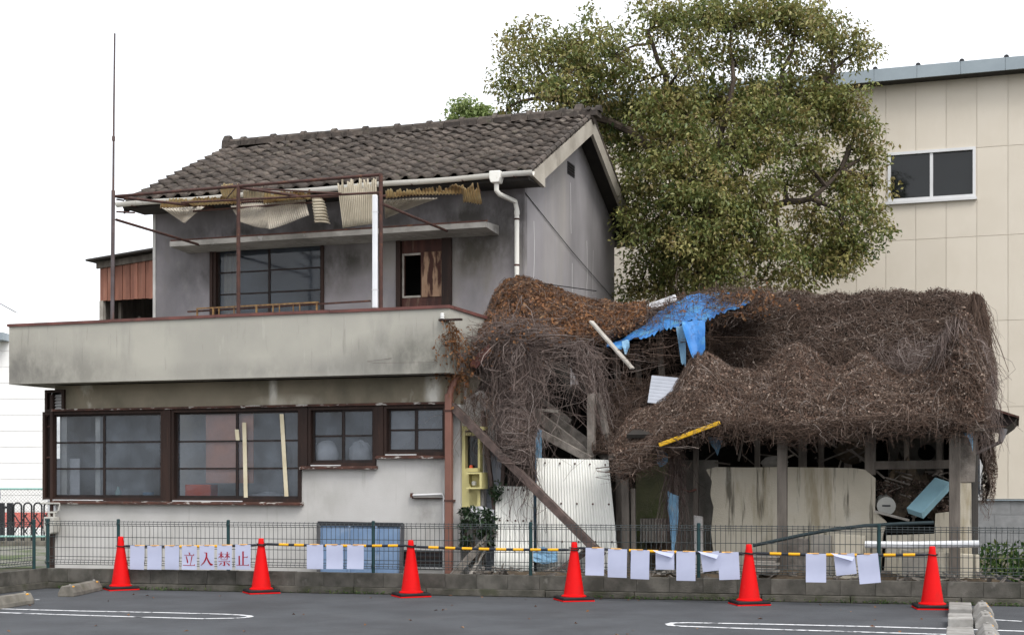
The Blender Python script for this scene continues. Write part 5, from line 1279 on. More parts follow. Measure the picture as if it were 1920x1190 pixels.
hang('hanging_vines', 'long loose vine ends around the dense curtain', [(925, 650, -2.3), (945, 640, -2.3), (975, 640, -2.25), (1005, 650, -2.2)], 520, 81, (.4, 1.15), .06, targets=[(935, 800, -2.45), (955, 850, -2.45), (980, 872, -2.45), (1005, 850, -2.4)], curl=.07)
hang('vine_tangle', 'thick tangled top of the vine curtain', [(905, 650, -2.35), (945, 615, -2.2), (990, 620, -2.1), (1020, 640, -2.0)], 760, 82, (.05, .38), .08, curl=.07, tint=(.45, .22), leaves=700)
hang('vine_curtain', 'arching vine bundle falling right of the dark gap', [(1078, 645, -1.85), (1092, 642, -1.8), (1110, 655, -1.75)], 380, 83, (.4, 1.15), .03, targets=[(1122, 790, -1.9), (1132, 800, -1.9), (1142, 790, -1.85)], curl=.035)
hang('hanging_vines', 'thin looping vines hanging in the dark gap', [(1000, 650, -1.9), (1050, 650, -1.7), (1100, 650, -1.7)], 60, 84, (.2, 1.2), .09, curl=.10, rad=(.002, .0045))
hang('hanging_vines', 'thin vines dangling below the blue tarp', [(1110, 650, -1.5), (1170, 655, -1.3), (1250, 640, -1.2), (1330, 620, -1.2)], 260, 85, (.1, .6), .10, curl=.06, ramp='vine', rad=(.0018, .004))
hang('hanging_vines', 'thin vines running down the corrugated sheets', [(975, 840, -2.55), (1005, 850, -2.5)], 60, 86, (.5, 1.4), .04, curl=.035, rad=(.002, .0045), tint=(.3, .2))
hang('vine_column', 'vine bundle wrapped round the thin shed post', [(1260, 830, -2.0), (1272, 830, -2.0)], 190, 87, (.7, 1.6), .022, curl=.018, tint=(.35, .2))
hang('hanging_vines', 'loose vine threads on the plaster fragment', [(885, 738, -2.42), (935, 740, -2.42)], 110, 88, (.2, 1.0), .05, curl=.03, ramp='vine', rad=(.0018, .004), tint=(.5, .2))
hang('corner_creeper', 'rust coloured creeper climbing the balcony corner', [(842, 600, -3.03), (852, 640, -2.8), (866, 700, -2.5)], 160, 89, (.1, .6), .03, curl=.022, ramp='vine_leaf', rad=(.0015, .0035), leaves=420, tint=(.4, .2))
top_s = tab([(1115, 742), (1150, 724), (1200, 722), (1250, 716), (1300, 705)]); bot_s = tab([(1115, 850), (1150, 850), (1180, 840), (1240, 790), (1300, 770)])
def f_sag(a, b):
    a = np.asarray(a, float); b = np.asarray(b, float); px = 1118 + a * 180
    pt_, pb = Pn(px, top_s(px), -1.5 + 0 * px), Pn(px, bot_s(px), -1.95 + 0 * px); return pb + (pt_ - pb) * b[..., None]
vine_mat('vine_thatch', 'dark sagging vine mat left of the white slatted panel', f_sag, 34, 20, 2600, 500, 91, .08, .05, step=.05, aspect=1.4, tint=(.33, .2), downward=.5, core='shed_dark')  # core coloured near black to stand in for shaded gaps between strands
# woody stems
def stem(pts, r0, r1, label, m='bark'):
    o = MB().tube([P(*p) for p in pts], list(np.linspace(r0, r1, len(pts))), 8).build('vine_stem', m, smooth=True); return _props(o, label, 'vine stem', 'woody vine stems in the ruin')
stem([(985, 690, -2.0), (990, 760, -2.05), (983, 830, -2.05), (988, 880, -2.1), (980, 1075, -2.1)], .05, .075, 'thick woody vine trunk behind the diagonal beam')
stem([(968, 700, -2.05), (972, 780, -2.1), (995, 840, -2.1), (1000, 960, -2.15)], .022, .03, 'thin woody stem twisting beside the vine trunk')
stem([(1040, 640, -1.8), (1085, 643, -1.75), (1112, 690, -1.75), (1128, 770, -1.8), (1140, 860, -1.85)], .02, .035, 'bent woody stem arching over the dark gap', 'grey_plank')

# ------------------------------------------------------------------ blue tarp and loose things in the ruin
def sheet(name, label, cat, top, bot, vt, vb, n, m, seed, amp=.03, rag=0.0, nb=8):
    """a cloth between two picture curves"""
    r = np.random.default_rng(seed); w = wob(seed, 6, 3)
    x0, x1 = top[0][0], top[-1][0]; A_ = np.linspace(x0, x1, n); ft, fb = tab(top), tab(bot); v, idx = [], []
    for i, x in enumerate(A_):
        jag = r.random() * rag
        for j in range(nb + 1):
            t = j / nb * (1 - jag); y = ft(x) + (fb(x) - ft(x)) * t
            s = (x - x0) / (x1 - x0); vv = (vt[0] + (vt[1] - vt[0]) * s) * (1 - t) + (vb[0] + (vb[1] - vb[0]) * s) * t
            p = np.array(P(x, y, vv)); p += np.array([0, .8, .6]) * amp * (float(w(i * .55, j * 1.1)) + .5 * float(w(j * 2.3 + 9, i * 1.4))); v.append(p)
    q_ = [(i*(nb+1)+j, (i+1)*(nb+1)+j, (i+1)*(nb+1)+j+1, i*(nb+1)+j+1) for i in range(n - 1) for j in range(nb)]
    o = MB().add(v, q_).build(name, m, smooth=False); md = o.modifiers.new('thick', 'SOLIDIFY'); md.thickness = .004
    return _props(o, label, cat)
sheet('blue_tarp', 'torn bright blue tarpaulin draped over the collapsed roof', 'tarp', [(1138, 642), (1165, 628), (1200, 608), (1230, 590), (1262, 568), (1300, 552), (1340, 549), (1375, 550), (1405, 556)], [(1138, 650), (1165, 654), (1180, 640), (1215, 633), (1260, 617), (1300, 606), (1335, 600), (1370, 584), (1405, 570)], (-.9, -.0), (-1.75, -1.35), 70, 'tarp', 5, .06, .15, 14)
sheet('tarp_flap', 'bright blue tarp flap hanging down to a point', 'tarp', [(1279, 602), (1290, 603), (1308, 600), (1322, 600)], [(1279, 612), (1296, 668), (1306, 682), (1322, 655)], (-1.72, -1.66), (-1.92, -1.9), 10, 'tarp', 6, .02)
sheet('tarp_strip', 'thin faded tarp strip hanging left of the flap', 'tarp', [(1268, 612), (1276, 612), (1286, 606)], [(1268, 622), (1276, 680), (1286, 702)], (-1.7, -1.66), (-1.8, -1.8), 7, 'tarp_faded', 7, .012, .2)
sheet('tarp_strip', 'short frayed teal tarp shred at the left tarp end', 'tarp', [(1166, 640), (1176, 636), (1180, 640)], [(1166, 650), (1174, 672), (1180, 652)], (-1.6, -1.6), (-1.75, -1.75), 6, 'tarp_faded', 8, .01, .2)
sheet('tarp_strip', 'faded blue shred hanging under the shed eave', 'tarp', [(1325, 805), (1340, 803), (1355, 805)], [(1325, 815), (1346, 872), (1355, 830)], (-2.0, -2.0), (-2.1, -2.1), 7, 'tarp_faded', 9, .02, .3)
sheet('tarp_strip', 'long pale blue shred hanging beside the vine trunk', 'tarp', [(1003, 800), (1010, 802), (1016, 806)], [(1000, 870), (1004, 930), (1014, 890)], (-2.15, -2.15), (-2.2, -2.2), 7, 'tarp_faded', 10, .02, .3)
sheet('tarp_strip', 'pale blue shred between the corrugated sheets', 'tarp', [(996, 925), (1004, 930), (1012, 935)], [(996, 1000), (1006, 1060), (1012, 1010)], (-2.28, -2.28), (-2.3, -2.3), 7, 'tarp_faded', 11, .02, .3)
sheet('tarp_strip', 'pale blue shred clinging to the vine wrapped post', 'tarp', [(1252, 920), (1260, 925), (1272, 930)], [(1252, 960), (1262, 1065), (1272, 985)], (-2.1, -2.1), (-2.15, -2.15), 7, 'tarp_faded', 12, .02, .4)
sheet('tarp_strip', 'pale shred dangling at the right shed corner', 'tarp', [(1796, 800), (1808, 806), (1824, 812)], [(1796, 805), (1812, 818), (1826, 850)], (-2.5, -2.4), (-2.5, -2.4), 8, 'tarp_faded', 13, .02, .3)
sheet('tarp_strip', 'dull blue rag at the broken left eave corner', 'tarp', [(1232, 848), (1242, 846), (1252, 850)], [(1232, 868), (1240, 882), (1252, 868)], (-2.3, -2.3), (-2.35, -2.35), 7, 'tarp_faded', 14, .02, .2)
hang('tarp_vines', 'thin brown vines trailing over the blue tarp', [(1215, 598, -.7), (1260, 566, -.3), (1310, 548, -.1), (1380, 545, -.05), (1440, 550, -.05)], 380, 99, (.2, 1.15), .05, targets=[(1200, 640, -1.75), (1265, 618, -1.7), (1310, 606, -1.65), (1370, 590, -1.6), (1430, 580, -1.5)], ramp='vine', curl=.05, rad=(.0016, .004), leaves=120)
hang('tarp_vines', 'dense vines burying the right end of the blue tarp', [(1350, 560, -.3), (1400, 556, -.25), (1450, 556, -.25)], 600, 101, (.1, 1.0), .045, targets=[(1350, 598, -1.6), (1400, 590, -1.55), (1440, 585, -1.5)], ramp='vine', curl=.035, rad=(.0016, .004), leaves=700)
# white slatted panel
q00, q10, q11, q01 = P(1214, 754, -2.05), P(1268, 760, -2.05), P(1287, 709, -1.85), P(1222, 703, -1.85)
SPn = thing('slatted_panel', 'white slatted metal panel leaning above the lean-to', 'panel', HF, q00)
N_ = 8
for i in range(N_):
    t0, t1 = i / N_, (i + .95) / N_
    a, b, c, d = lerp(q00, q01, t0), lerp(q10, q11, t0), lerp(q10, q11, t1), lerp(q00, q01, t1)
    MB().add([a, b, c, d] + [(p[0], p[1] + .02, p[2] - .01) for p in (a, b, c, d)], [(0, 1, 2, 3), (7, 6, 5, 4), (0, 4, 5, 1), (2, 6, 7, 3), (1, 5, 6, 2), (3, 7, 4, 0)]).build('slat', 'panel_white', SPn)
a, b, c, d = q00, q10, q11, q01; MB().add([(p[0], p[1] + .022, p[2] - .006) for p in (a, b, c, d)], [(0, 1, 2, 3)]).build('backing', 'grey_plastic', SPn)
# yellow pole
_props(MB().beam(P(1236, 834, -3.05), P(1350, 792, -3.0), .05, .05).build('yellow_pole', 'yellow_steel', bevel=.008), 'yellow steel bar hanging from the shed eave', 'bar')
# planks and beams
def plank(p, q_, w, h, m, label, name='plank', cat='plank', up=(0, 0, 1)):
    p, q_ = P(*p), P(*q_); o = MB().beam(p, q_, w, h, up).build(name, m, bevel=.006)
    return _props(o, label, cat, 'loose timber in the ruin')
plank((847, 760, -2.62), (1130, 1042, -2.72), .105, .10, 'brown_beam', 'long dark beam lying diagonally from the house corner to the fence', 'fallen_beam', 'beam')
plank((985, 762, -1.7), (1105, 855, -1.9), .05, .14, 'grey_plank', 'grey board sloping down behind the corrugated sheet top')
plank((1035, 780, -1.6), (1140, 858, -1.85), .05, .11, 'grey_plank', 'second grey board sloping to the shed post foot')
plank((1002, 805, -1.95), (1108, 862, -2.05), .06, .10, 'grey_plank', 'lower pale board sloping just above the corrugated sheet')
plank((984, 766, -1.9), (1046, 771, -1.95), .03, .04, 'pale_plank', 'thin pale lath sticking out level from the vine curtain', 'lath', 'lath')
plank((1010, 745, -1.5), (1070, 790, -1.6), .04, .06, 'grey_plank', 'dim lath deep in the dark gap', 'lath', 'lath')
plank((1109, 738, -1.95), (1109, 862, -1.95), .10, .09, 'grey_plank', 'short upright grey post in the middle of the ruin', 'standing_post', 'post')
plank((1121, 738, -1.85), (1148, 862, -1.95), .07, .07, 'grey_plank', 'leaning grey post beside the short upright post', 'leaning_post', 'post')
plank((1108, 602, -1.75), (1186, 691, -2.0), .085, .03, 'pale_plank', 'pale plank jutting down past the left tarp end')
for px, y0, y1, v, w, nm in ((1157, 660, 728, -1.2, .08, 'below the left tarp end'), (1196, 640, 728, -1.0, .07, 'in the middle of the dark opening'), (1239, 622, 715, -1.0, .075, 'right of the dark opening')):
    plank((px - 3, y0, v), (px + 3, y1, v), w, w, 'old_wood', 'weathered stud ' + nm, 'wall_stud', 'stud')
for px, y0, y1, v, w, nm in ((1172, 898, 1075, -2.2, .10, 'wide split board standing right of the corrugated sheet'), (1187, 915, 1075, -2.15, .06, 'narrow split board beside the wide split board'), (1160, 880, 1075, -2.0, .08, 'dark board standing against the corrugated sheet edge')):
    plank((px, y0, v), (px + 2, y1, v), w, .04, 'old_wood', nm)
plank((1158, 893, -2.2), (1243, 860, -2.3), .07, .07, 'brown_beam', 'broken dark beam end under the left lean-to corner', 'broken_beam', 'beam')
plank((848, 1080, -2.85), (928, 992, -2.6), .12, .09, 'grey_plank', 'grey splintered plank leaning on the kerb by the brown pipe')
plank((1040, 1075, -2.75), (1110, 1025, -2.5), .10, .07, 'brown_beam', 'dark plank lying behind the kerb below the wide sheet')
plank((880, 1080, -2.8), (908, 1030, -2.6), .05, .03, 'pale_plank', 'thin pale stick by the splintered plank', 'stick', 'stick')
plank((905, 770, -2.42), (928, 960, -2.42), .05, .06, 'brown_beam', 'dark upright stick beside the yellow cabinet', 'stick', 'stick')
plank((950, 790, -2.3), (938, 960, -2.3), .05, .04, 'brown_beam', 'dark lath left of the vine trunk', 'lath', 'lath')
plank((1640, 958, -1.86), (1705, 975, -1.95), .03, .03, 'pale_plank', 'pair of pale laths under the enamel basin', 'lath', 'lath')
plank((1200, 1090, -2.2), (1262, 1066, -2.2), .15, .04, 'pale_plank', 'pale board lying at the kerb below the papers')
plank((1215, 577, .45), (1268, 558, .4), .05, .10, 'white_pipe', 'white board at the ridge left of the tarp')
# plaster fragments by the house corner
FW_ = thing('broken_wall', 'broken white plaster wall fragment right of the brown downpipe', 'wall', HF, P(895, 960, -2.36))
pts = [(857, 770), (868, 752), (885, 740), (900, 731), (918, 742), (938, 752), (945, 790), (925, 835), (908, 850), (906, 965), (904, 1085), (857, 1085)]
MB().prism([(P(x, y, -2.36)[0], max(0, P(x, y, -2.36)[2])) for x, y in pts][::-1], -2.36, -2.29, 'y').build('plaster_face', 'white_plaster', FW_)
MB().box(P(851, 0, -2.45)[0], P(858, 0, -2.45)[0], -2.46, -2.37, 0, 2.2).build('wall_edge', 'old_wood', FW_)
PP = [(912, 815), (945, 812), (948, 840), (940, 960), (938, 1085), (912, 1085)]
_props(MB().prism([(P(x, y, -2.2)[0], max(0, P(x, y, -2.2)[2])) for x, y in PP][::-1], -2.2, -2.17, 'y').build('wall_board', 'panel_white'), 'pale grey wall board standing behind the diagonal beam', 'board')
MB().prism([(P(x, y, -2.6)[0], P(x, y, -2.6)[2]) for x, y in ((916, 645), (918, 660), (893, 690), (880, 686), (884, 672))][::-1], -2.6, -2.56, 'y').build('bent_coping', 'red_metal', bevel=.004)
_props(bpy.data.objects['bent_coping'], 'bent red coping sheet hanging below the balcony side', 'metal sheet')
MB().prism([(P(x, y, -2.3)[0], P(x, y, -2.3)[2]) for x, y in ((852, 716), (868, 700), (905, 708), (890, 735), (870, 752), (852, 757))][::-1], -2.3, -2.2, 'y').build('broken_plaster', 'head_plaster')
_props(bpy.data.objects['broken_plaster'], 'broken stained plaster piece below the grey hopper', 'plaster piece')
# yellow cabinet
vc = -2.49
def cq(x, y, v=vc): p = P(x, y, v); return (p[0], p[2])
CB = thing('yellow_cabinet', 'pale yellow wall cabinet with mirror and shelf on the broken wall', 'cabinet', HF, P(885, 950, vc))
MB().prism([cq(*p) for p in ((866, 950), (895, 950), (895, 925), (885, 918), (879, 905), (879, 888), (872, 878), (872, 800), (866, 798))], vc, vc + .12, 'y').build('side_panel', 'cream_yellow', CB)
def cbox(nm, x0, y0, x1, y1, v0, v1, m):
    a, b = cq(x0, y0), cq(x1, y1); MB().box(min(a[0], b[0]), max(a[0], b[0]), v0, v1, min(a[1], b[1]), max(a[1], b[1])).build(nm, m, CB)
cbox('mirror', 873, 816, 896, 878, vc + .09, vc + .11, 'glass_dark'); cbox('right_stile', 896, 822, 900, 884, vc, vc + .10, 'cream_yellow'); cbox('bottom_rail', 874, 877, 900, 884, vc, vc + .11, 'cream_yellow')
cbox('top_shelf', 872, 800, 909, 806, vc - .06, vc + .12, 'cream_yellow'); cbox('top_rail', 873, 810, 896, 816, vc, vc + .1, 'cream_yellow')
cbox('shelf_top', 880, 885, 909, 888, vc - .12, vc + .12, 'cream_yellow'); cbox('shelf_bottom', 880, 913, 909, 916, vc - .12, vc + .12, 'cream_yellow'); cbox('shelf_side', 905, 888, 909, 913, vc - .12, vc + .12, 'cream_yellow'); cbox('shelf_back', 880, 888, 905, 913, vc + .08, vc + .1, 'cream_yellow'); cbox('apron', 880, 916, 900, 948, vc - .0, vc + .02, 'cream_yellow')
a = cq(878, 884); _props(MB().lathe([(.025, a[1]), (.025, a[1] + .07), (.015, a[1] + .09)], 12, (a[0] + .02, vc + .05)).build('red_cup', 'red_box', smooth=True), 'small red cup on the yellow cabinet rail', 'cup')
a = cq(890, 912); _props(MB().lathe([(.03, a[1] + .02), (.035, a[1] + .06), (.02, a[1] + .075)], 12, (a[0], vc - .02)).build('small_jar', 'enamel', smooth=True), 'small pale jar on the cabinet shelf', 'jar')
# white corrugated sheets
def csheet(label, a, b, c, d, n, bow=0.0):
    o = corr(label, a, b, c, d, n, 'corrugated_white', .0065, grp='white corrugated sheets leaning in the ruin', name='corrugated_sheet', cols=4)
    o['category'] = 'sheet'
    a, b, c, d = map(Vector, (a, b, c, d))
    for t in (.96, .62, .3):
        for s in np.linspace(.12, .95, 5):
            p = a.lerp(b, s).lerp(d.lerp(c, s), t); MB().lathe([(.014, -.008), (.014, .006), (.004, .01)], 8).v
            m = MB().tube([(p.x, p.y - .022, p.z), (p.x, p.y - .006, p.z)], [.006, .014], 8); m.build('screw', 'rust_steel', o)
    return o
csheet('narrow white corrugated sheet standing behind the fence', P(926, 1082, -2.70), P(1000, 1082, -2.70), P(1000, 912, -2.40), P(930, 910, -2.40), 13)
csheet('wide white corrugated sheet leaning in the middle of the ruin', P(1006, 1082, -2.5), P(1162, 1082, -2.45), P(1141, 862, -2.25), P(1006, 858, -2.25), 27)
# blue cloth bits and litter low down between the sheets
sheet('blue_rag', 'blue rag lying low behind the fence left of the fourth cone', 'rag', [(1000, 1030), (1020, 1024), (1045, 1034)], [(1000, 1050), (1020, 1058), (1045, 1052)], (-2.6, -2.6), (-2.65, -2.65), 8, 'tarp_faded', 15, .03)
sheet('white_sheet', 'crumpled white sheet behind the shrub by the brown pipe', 'sheet', [(883, 950), (900, 948), (926, 955)], [(883, 962), (900, 990), (926, 968)], (-2.52, -2.52), (-2.52, -2.52), 9, 'plastic_bag', 16, .03)
# shrub
r = np.random.default_rng(77); cl = [P(x, y, v) for x, y, v in [(865 + r.random() * 62, 955 + r.random() * 70, -2.75 + r.random() * .2) for _ in range(60)]] + [P(930 + r.normal(0, 4), 905 + r.random() * 40, -2.52) for _ in range(8)]
SBp = P(890, 1060, -2.65); SB = thing('shrub', 'dark green leafy shrub beside the brown downpipe', 'shrub', HF, (SBp[0], SBp[1], 0))
v, f, own, N = leafy(cl, 16, .09, .07, .42, 8, -.2); np_mesh('foliage', v, f, r.random(N)[own], 'leaf_dark', HF, SB)
sm = MB()
for i in range(7): limb(sm, (SBp[0] + .04 * i - .1, SBp[1], 0), Vector(cl[i * 7]), .014, .006, .1, 5, 300 + i)
sm.build('stem', 'bark', SB)
# interior junk
def heap(name, label, cat, x0, x1, v0, v1, zf_, m, seed, n=18, fr=HF):
    w = wob(seed, 7, 6); vs_, fs = [], []
    for i in range(n + 1):
        for j in range(n + 1):
            s, t = i / n, j / n; x = x0 + (x1 - x0) * s; y = v0 + (v1 - v0) * t
            vs_.append((x, y, zf_(s, t) * (1 + .25 * float(w(s * 4, t * 4))) + .02 * random.random()))
    for i in range(n):
        for j in range(n): fs.append((i*(n+1)+j, (i+1)*(n+1)+j, (i+1)*(n+1)+j+1, i*(n+1)+j+1))
    k0 = len(vs_)
    o = MB().add(vs_, fs).build(name, m, frame=fr); return _props(o, label, cat, kind='stuff')
a, b = P(1643, 970, -1.7), P(1780, 970, -1.7)
heap('rubble_heap', 'dark rubble heap inside the shed opening', 'rubble', a[0], b[0], -1.76, -.4, lambda s, t: .92 + .65 * math.sin(math.pi * min(1, .2 + s * .75)) * min(1, .25 + t * 1.3), 'debris', 3)
BX = thing('light_blue_box', 'light blue metal casing lying tilted in the shed opening', 'casing', HF, P(1710, 970, -2.0))
p, q_ = Vector(P(1714, 958, -2.06)), Vector(P(1768, 900, -1.75))
MB().beam(p, q_, .23, .025, (-.35, -.8, .5)).build('cover', 'light_blue', BX, bevel=.006)
dd = (q_ - p).normalized(); sd = dd.cross(Vector((-.35, -.8, .5))).normalized(); up2 = sd.cross(dd)
for s in (-1, 1): MB().beam(p + sd * .108 * s - up2 * .045, q_ + sd * .108 * s - up2 * .045, .012, .075, tuple(up2)).build('flange', 'light_blue', BX)
MB().beam(p - sd * .10 - up2 * .045 + dd * .006, p + sd * .10 - up2 * .045 + dd * .006, .012, .07, tuple(up2)).build('end_cap', 'light_blue', BX)
ec = P(1663, 945, -1.72)
EN = thing('enamel_basin', 'pale enamel basin lying on its side in the rubble', 'basin', HF, (ec[0], -1.72, ec[2] - .1))
MB().tube([(ec[0] - .05, -1.52, ec[2] + .02), (ec[0], -1.80, ec[2] - .02)], [.11, .115], 18).build('drum', 'enamel', EN, smooth=True)
MB().box(ec[0] - .05, ec[0] + .05, -1.812, -1.804, ec[2] - .025, ec[2] - .005).build('slot', 'gate_black', EN)
blob('white_lump', 'small bright white ball in the rubble heap', 'ball', P(1695, 905, -1.2), .022, 'porcelain')
blob('grey_bundle', 'grey cloth bundle on the shed wall top', 'bundle', P(1452, 868, -1.6), .14, 'plastic_bag', (1.2, .6, .6), 12, .3); MATS['bundle'] = MATS['grey_wall']; bpy.data.objects['grey_bundle'].data.materials[0] = MATS['grey_wall']
bl = P(1598, 845, -1.2); blob('cloth_bundle', 'dark grey cloth bundle in the shed gloom', 'bundle', bl, .2, 'debris', (1, .6, .8), 14, .35)
# pipes behind the fence
def pipe(name, label, pts, r_, m): return _props(MB().tube([P(*p) for p in pts], r_, 12).build(name, m, smooth=True), label, 'pipe')
pipe('white_drain_pipe', 'fat white drain pipe lying level behind the fence at right', [(1622, 1020, -2.72), (1700, 1021, -2.72), (1836, 1019, -2.72)], .042, 'white_pipe')
pipe('grey_conduit', 'dark flexible conduit rising along the shed front', [(1412, 1022, -2.75), (1450, 1014, -2.75), (1500, 1003, -2.72), (1560, 992, -2.7), (1620, 985, -2.7), (1690, 981, -2.7), (1751, 979, -2.7)], .021, 'dark_hose')
pipe('curved_hose', 'brown hose drooping between the vine post and shed stud', [(1270, 905, -1.6), (1280, 917, -1.6), (1292, 921, -1.6), (1306, 917, -1.6)], .014, 'brown_pipe')
# basket, boards and blocks low in the shed
bs0, bs1 = P(1201, 1015, -1.75), P(1250, 972, -1.75)
BK = thing('wicker_basket', 'old wicker basket standing by the mouldy wall', 'basket', HF, (bs0[0] + .15, -1.75, .05))
MB().prism([(bs0[0] + .03, bs0[2]), (bs1[0] - .02, bs0[2]), (bs1[0], bs1[2]), (bs0[0], bs1[2])], -1.78, -1.5, 'y').build('basket_body', 'old_wood', BK)
for i in range(9):
    u = bs0[0] + .015 + i * (bs1[0] - bs0[0] - .03) / 8; MB().box(u - .008, u + .008, -1.795, -1.781, bs0[2], bs1[2]).build('stave', 'pale_plank', BK)
MB().box(bs0[0] + .0, bs1[0], -1.5, -1.4, .05, bs0[2] - .01).build('basket_foot', 'debris', BK)
for i in range(9):
    y = 1074 - i * 4.6; p = P(1441, y, -2.55); w_ = .20 + .03 * math.sin(i * 2.1)
    o = MB().box(p[0] - w_ + .04 * math.sin(i * 3), p[0] + w_ * .6, -2.68, -2.45, max(.05, p[2] - .012), max(.075, p[2] + .012)).build('stacked_board', 'pale_plank' if i % 3 else 'old_wood')
    _props(o, ('lowest', 'second lowest', 'third lowest', 'fourth lowest', 'middle', 'fourth highest', 'third highest', 'second highest', 'topmost')[i] + ' thin board in the stack behind the fifth cone', 'board', 'boards stacked behind the fifth cone')
for i, (x0, y0, x1, y1, v, m, nm) in enumerate(((1519, 1000, 1560, 1100, -2.35, 'grey_wall', 'grey concrete slab standing behind the straight right paper'), (1562, 1000, 1625, 1100, -2.33, 'shed_plaster', 'cream slab leaning below the conduit'), (1470, 1006, 1518, 1040, -2.3, 'grey_plank', 'short grey board pile behind the thin shed post'), (1690, 1030, 1755, 1100, -2.4, 'grey_wall', 'low grey slab under the fat white pipe'), (1300, 965, 1318, 1100, -1.9, 'white_plaster', 'pale post stump left of the plaster wall'), (1760, 1035, 1838, 1100, -2.45, 'shed_plaster', 'low pale foundation block at the shed corner'))):
    a, b = P(x0, y0, v), P(x1, y1, v)
    o = MB().prism([(a[0] + .02, 0), (b[0], 0), (b[0] - .01, a[2] - .02), (a[0], a[2])], v, v + .07, 'y').build(('concrete_slab', 'cream_slab', 'board_pile', 'low_slab', 'post_stump', 'foundation_block')[i], m, bevel=.01); _props(o, nm, 'slab')
heap('rubble_strip', 'strip of broken rubble between fence and shed', 'rubble', 7.6, 12.6, .13, .55, lambda s, t: .12 + .14 * t + .04 * math.sin(s * 31), 'debris', 6, 40, KF)
heap('rubble_strip', 'low rubble behind the kerb by the corrugated sheets', 'rubble', 5.9, 7.55, .13, .75, lambda s, t: .10 + .16 * t, 'debris', 8, 20, KF)
r = np.random.default_rng(5); n = 240
cs = np.stack([r.uniform(5.9, 12.5, n), r.uniform(.18, .6, n), r.uniform(.16, .34, n)], 1); dv = r.normal(0, 1, (n, 3)) * np.array([1, .5, .35]); dv /= np.linalg.norm(dv, axis=1, keepdims=True)
m = MB()
for c_, d_ in zip(cs, dv):
    L_ = r.uniform(.05, .22); m.beam(c_ - d_ * L_ / 2, c_ + d_ * L_ / 2, r.uniform(.015, .05), r.uniform(.008, .03))
_props(m.build('wood_splinters', 'grey_plank', frame=KF), 'splintered bits of wood strewn behind the kerb', 'splinters', kind='stuff')
# weeds and bags at the right edge
r = np.random.default_rng(9); n = 900; px = r.uniform(1838, 1990, n); py = 1088 - 70 * r.random(n) ** 1.7
pp = np.array([P(x, y, v) for x, y, v in zip(px, py, r.uniform(-2.0, -1.0, n))]); pp[:, 2] = np.maximum(.03, pp[:, 2] + r.normal(0, .02, n))
v, t_, own = leaf_mesh(pp, r.normal(0, .5, (n, 3)) + np.array([0, -.3, .6]), r.normal(0, .6, (n, 3)) + np.array([0, -.3, 1.]), r.uniform(.05, .14, n), r.uniform(.02, .06, n))
_props(np_mesh('weeds', v, t_, r.random(n)[own], 'weed', HF), 'lush green weeds behind the fence at the right edge', 'weeds', kind='stuff')
for i, (x, y, rr2) in enumerate(((1873, 1082, .16), (1902, 1084, .13))):
    p = P(x, y, -2.15); blob('black_bag', 'black rubbish bag in the weeds, ' + ('nearer the shed' if i == 0 else 'nearer the right edge'), 'bag', (p[0], -2.15, rr2 * .8), rr2, 'rubber', (1.2, 1, .9), 20 + i, .3)

# broken sticks in the gloom of the shed and on the rubble heap
r = np.random.default_rng(15); m = MB()
for i in range(70):
    x, y = (r.uniform(1650, 1775), r.uniform(885, 965)) if i < 40 else (r.uniform(1340, 1640), r.uniform(800, 878)); v_ = r.uniform(-1.7, -1.3) if i < 40 else r.uniform(-1.6, -.6)
    c_ = Vector(P(x, y, v_)); d_ = Vector((r.normal(), r.normal() * .5, r.normal() * (.5 if i < 40 else 1.2))).normalized(); L_ = r.uniform(.08, .4) if i < 40 else r.uniform(.2, .7)
    m.beam(c_ - d_ * L_ / 2, c_ + d_ * L_ / 2, r.uniform(.01, .035), r.uniform(.008, .025))
_props(m.build('broken_sticks', 'old_wood'), 'broken sticks and laths jumbled in the dark shed', 'sticks', kind='stuff')
r = np.random.default_rng(16); n = 1500
cc = np.array([P(x, y, v_) for x, y, v_ in zip(r.uniform(1645, 1778, n), r.uniform(900, 968, n), r.uniform(-1.75, -1.35, n))])
v, t_, own = leaf_mesh(cc, r.normal(0, 1, (n, 3)), r.normal(0, .6, (n, 3)) + np.array([0, -.5, 1.]), r.uniform(.02, .07, n), r.uniform(.012, .04, n))
_props(np_mesh('litter', v, t_, np.clip(r.normal(.4, .25, n), 0, 1)[own], 'vine_litter', HF), 'brown litter strewn over the rubble in the shed opening', 'litter', kind='stuff')

for i in range(7):
    px_ = 1146 + i * 12.5; p = P(px_, 606 - i * 1.5 + 3 * math.sin(i * 2), .0)
    o = bpy.data.objects.new('broken_tile', tile_me); COL.objects.link(o); o.location = HF.world((p[0], -.15 + .05 * math.sin(i * 3), p[2])); o.rotation_euler = (.35 + .2 * math.sin(i * 1.7), .18 * math.sin(i * 2.9), HF.a + .3 * math.sin(i * 4.1))
    _props(o, ('first', 'second', 'third', 'fourth', 'fifth', 'sixth', 'seventh')[i] + ' loose roof tile from the leaf heap on the ridge left of the tarp', 'roof tile', 'loose tiles on the sagging ridge')
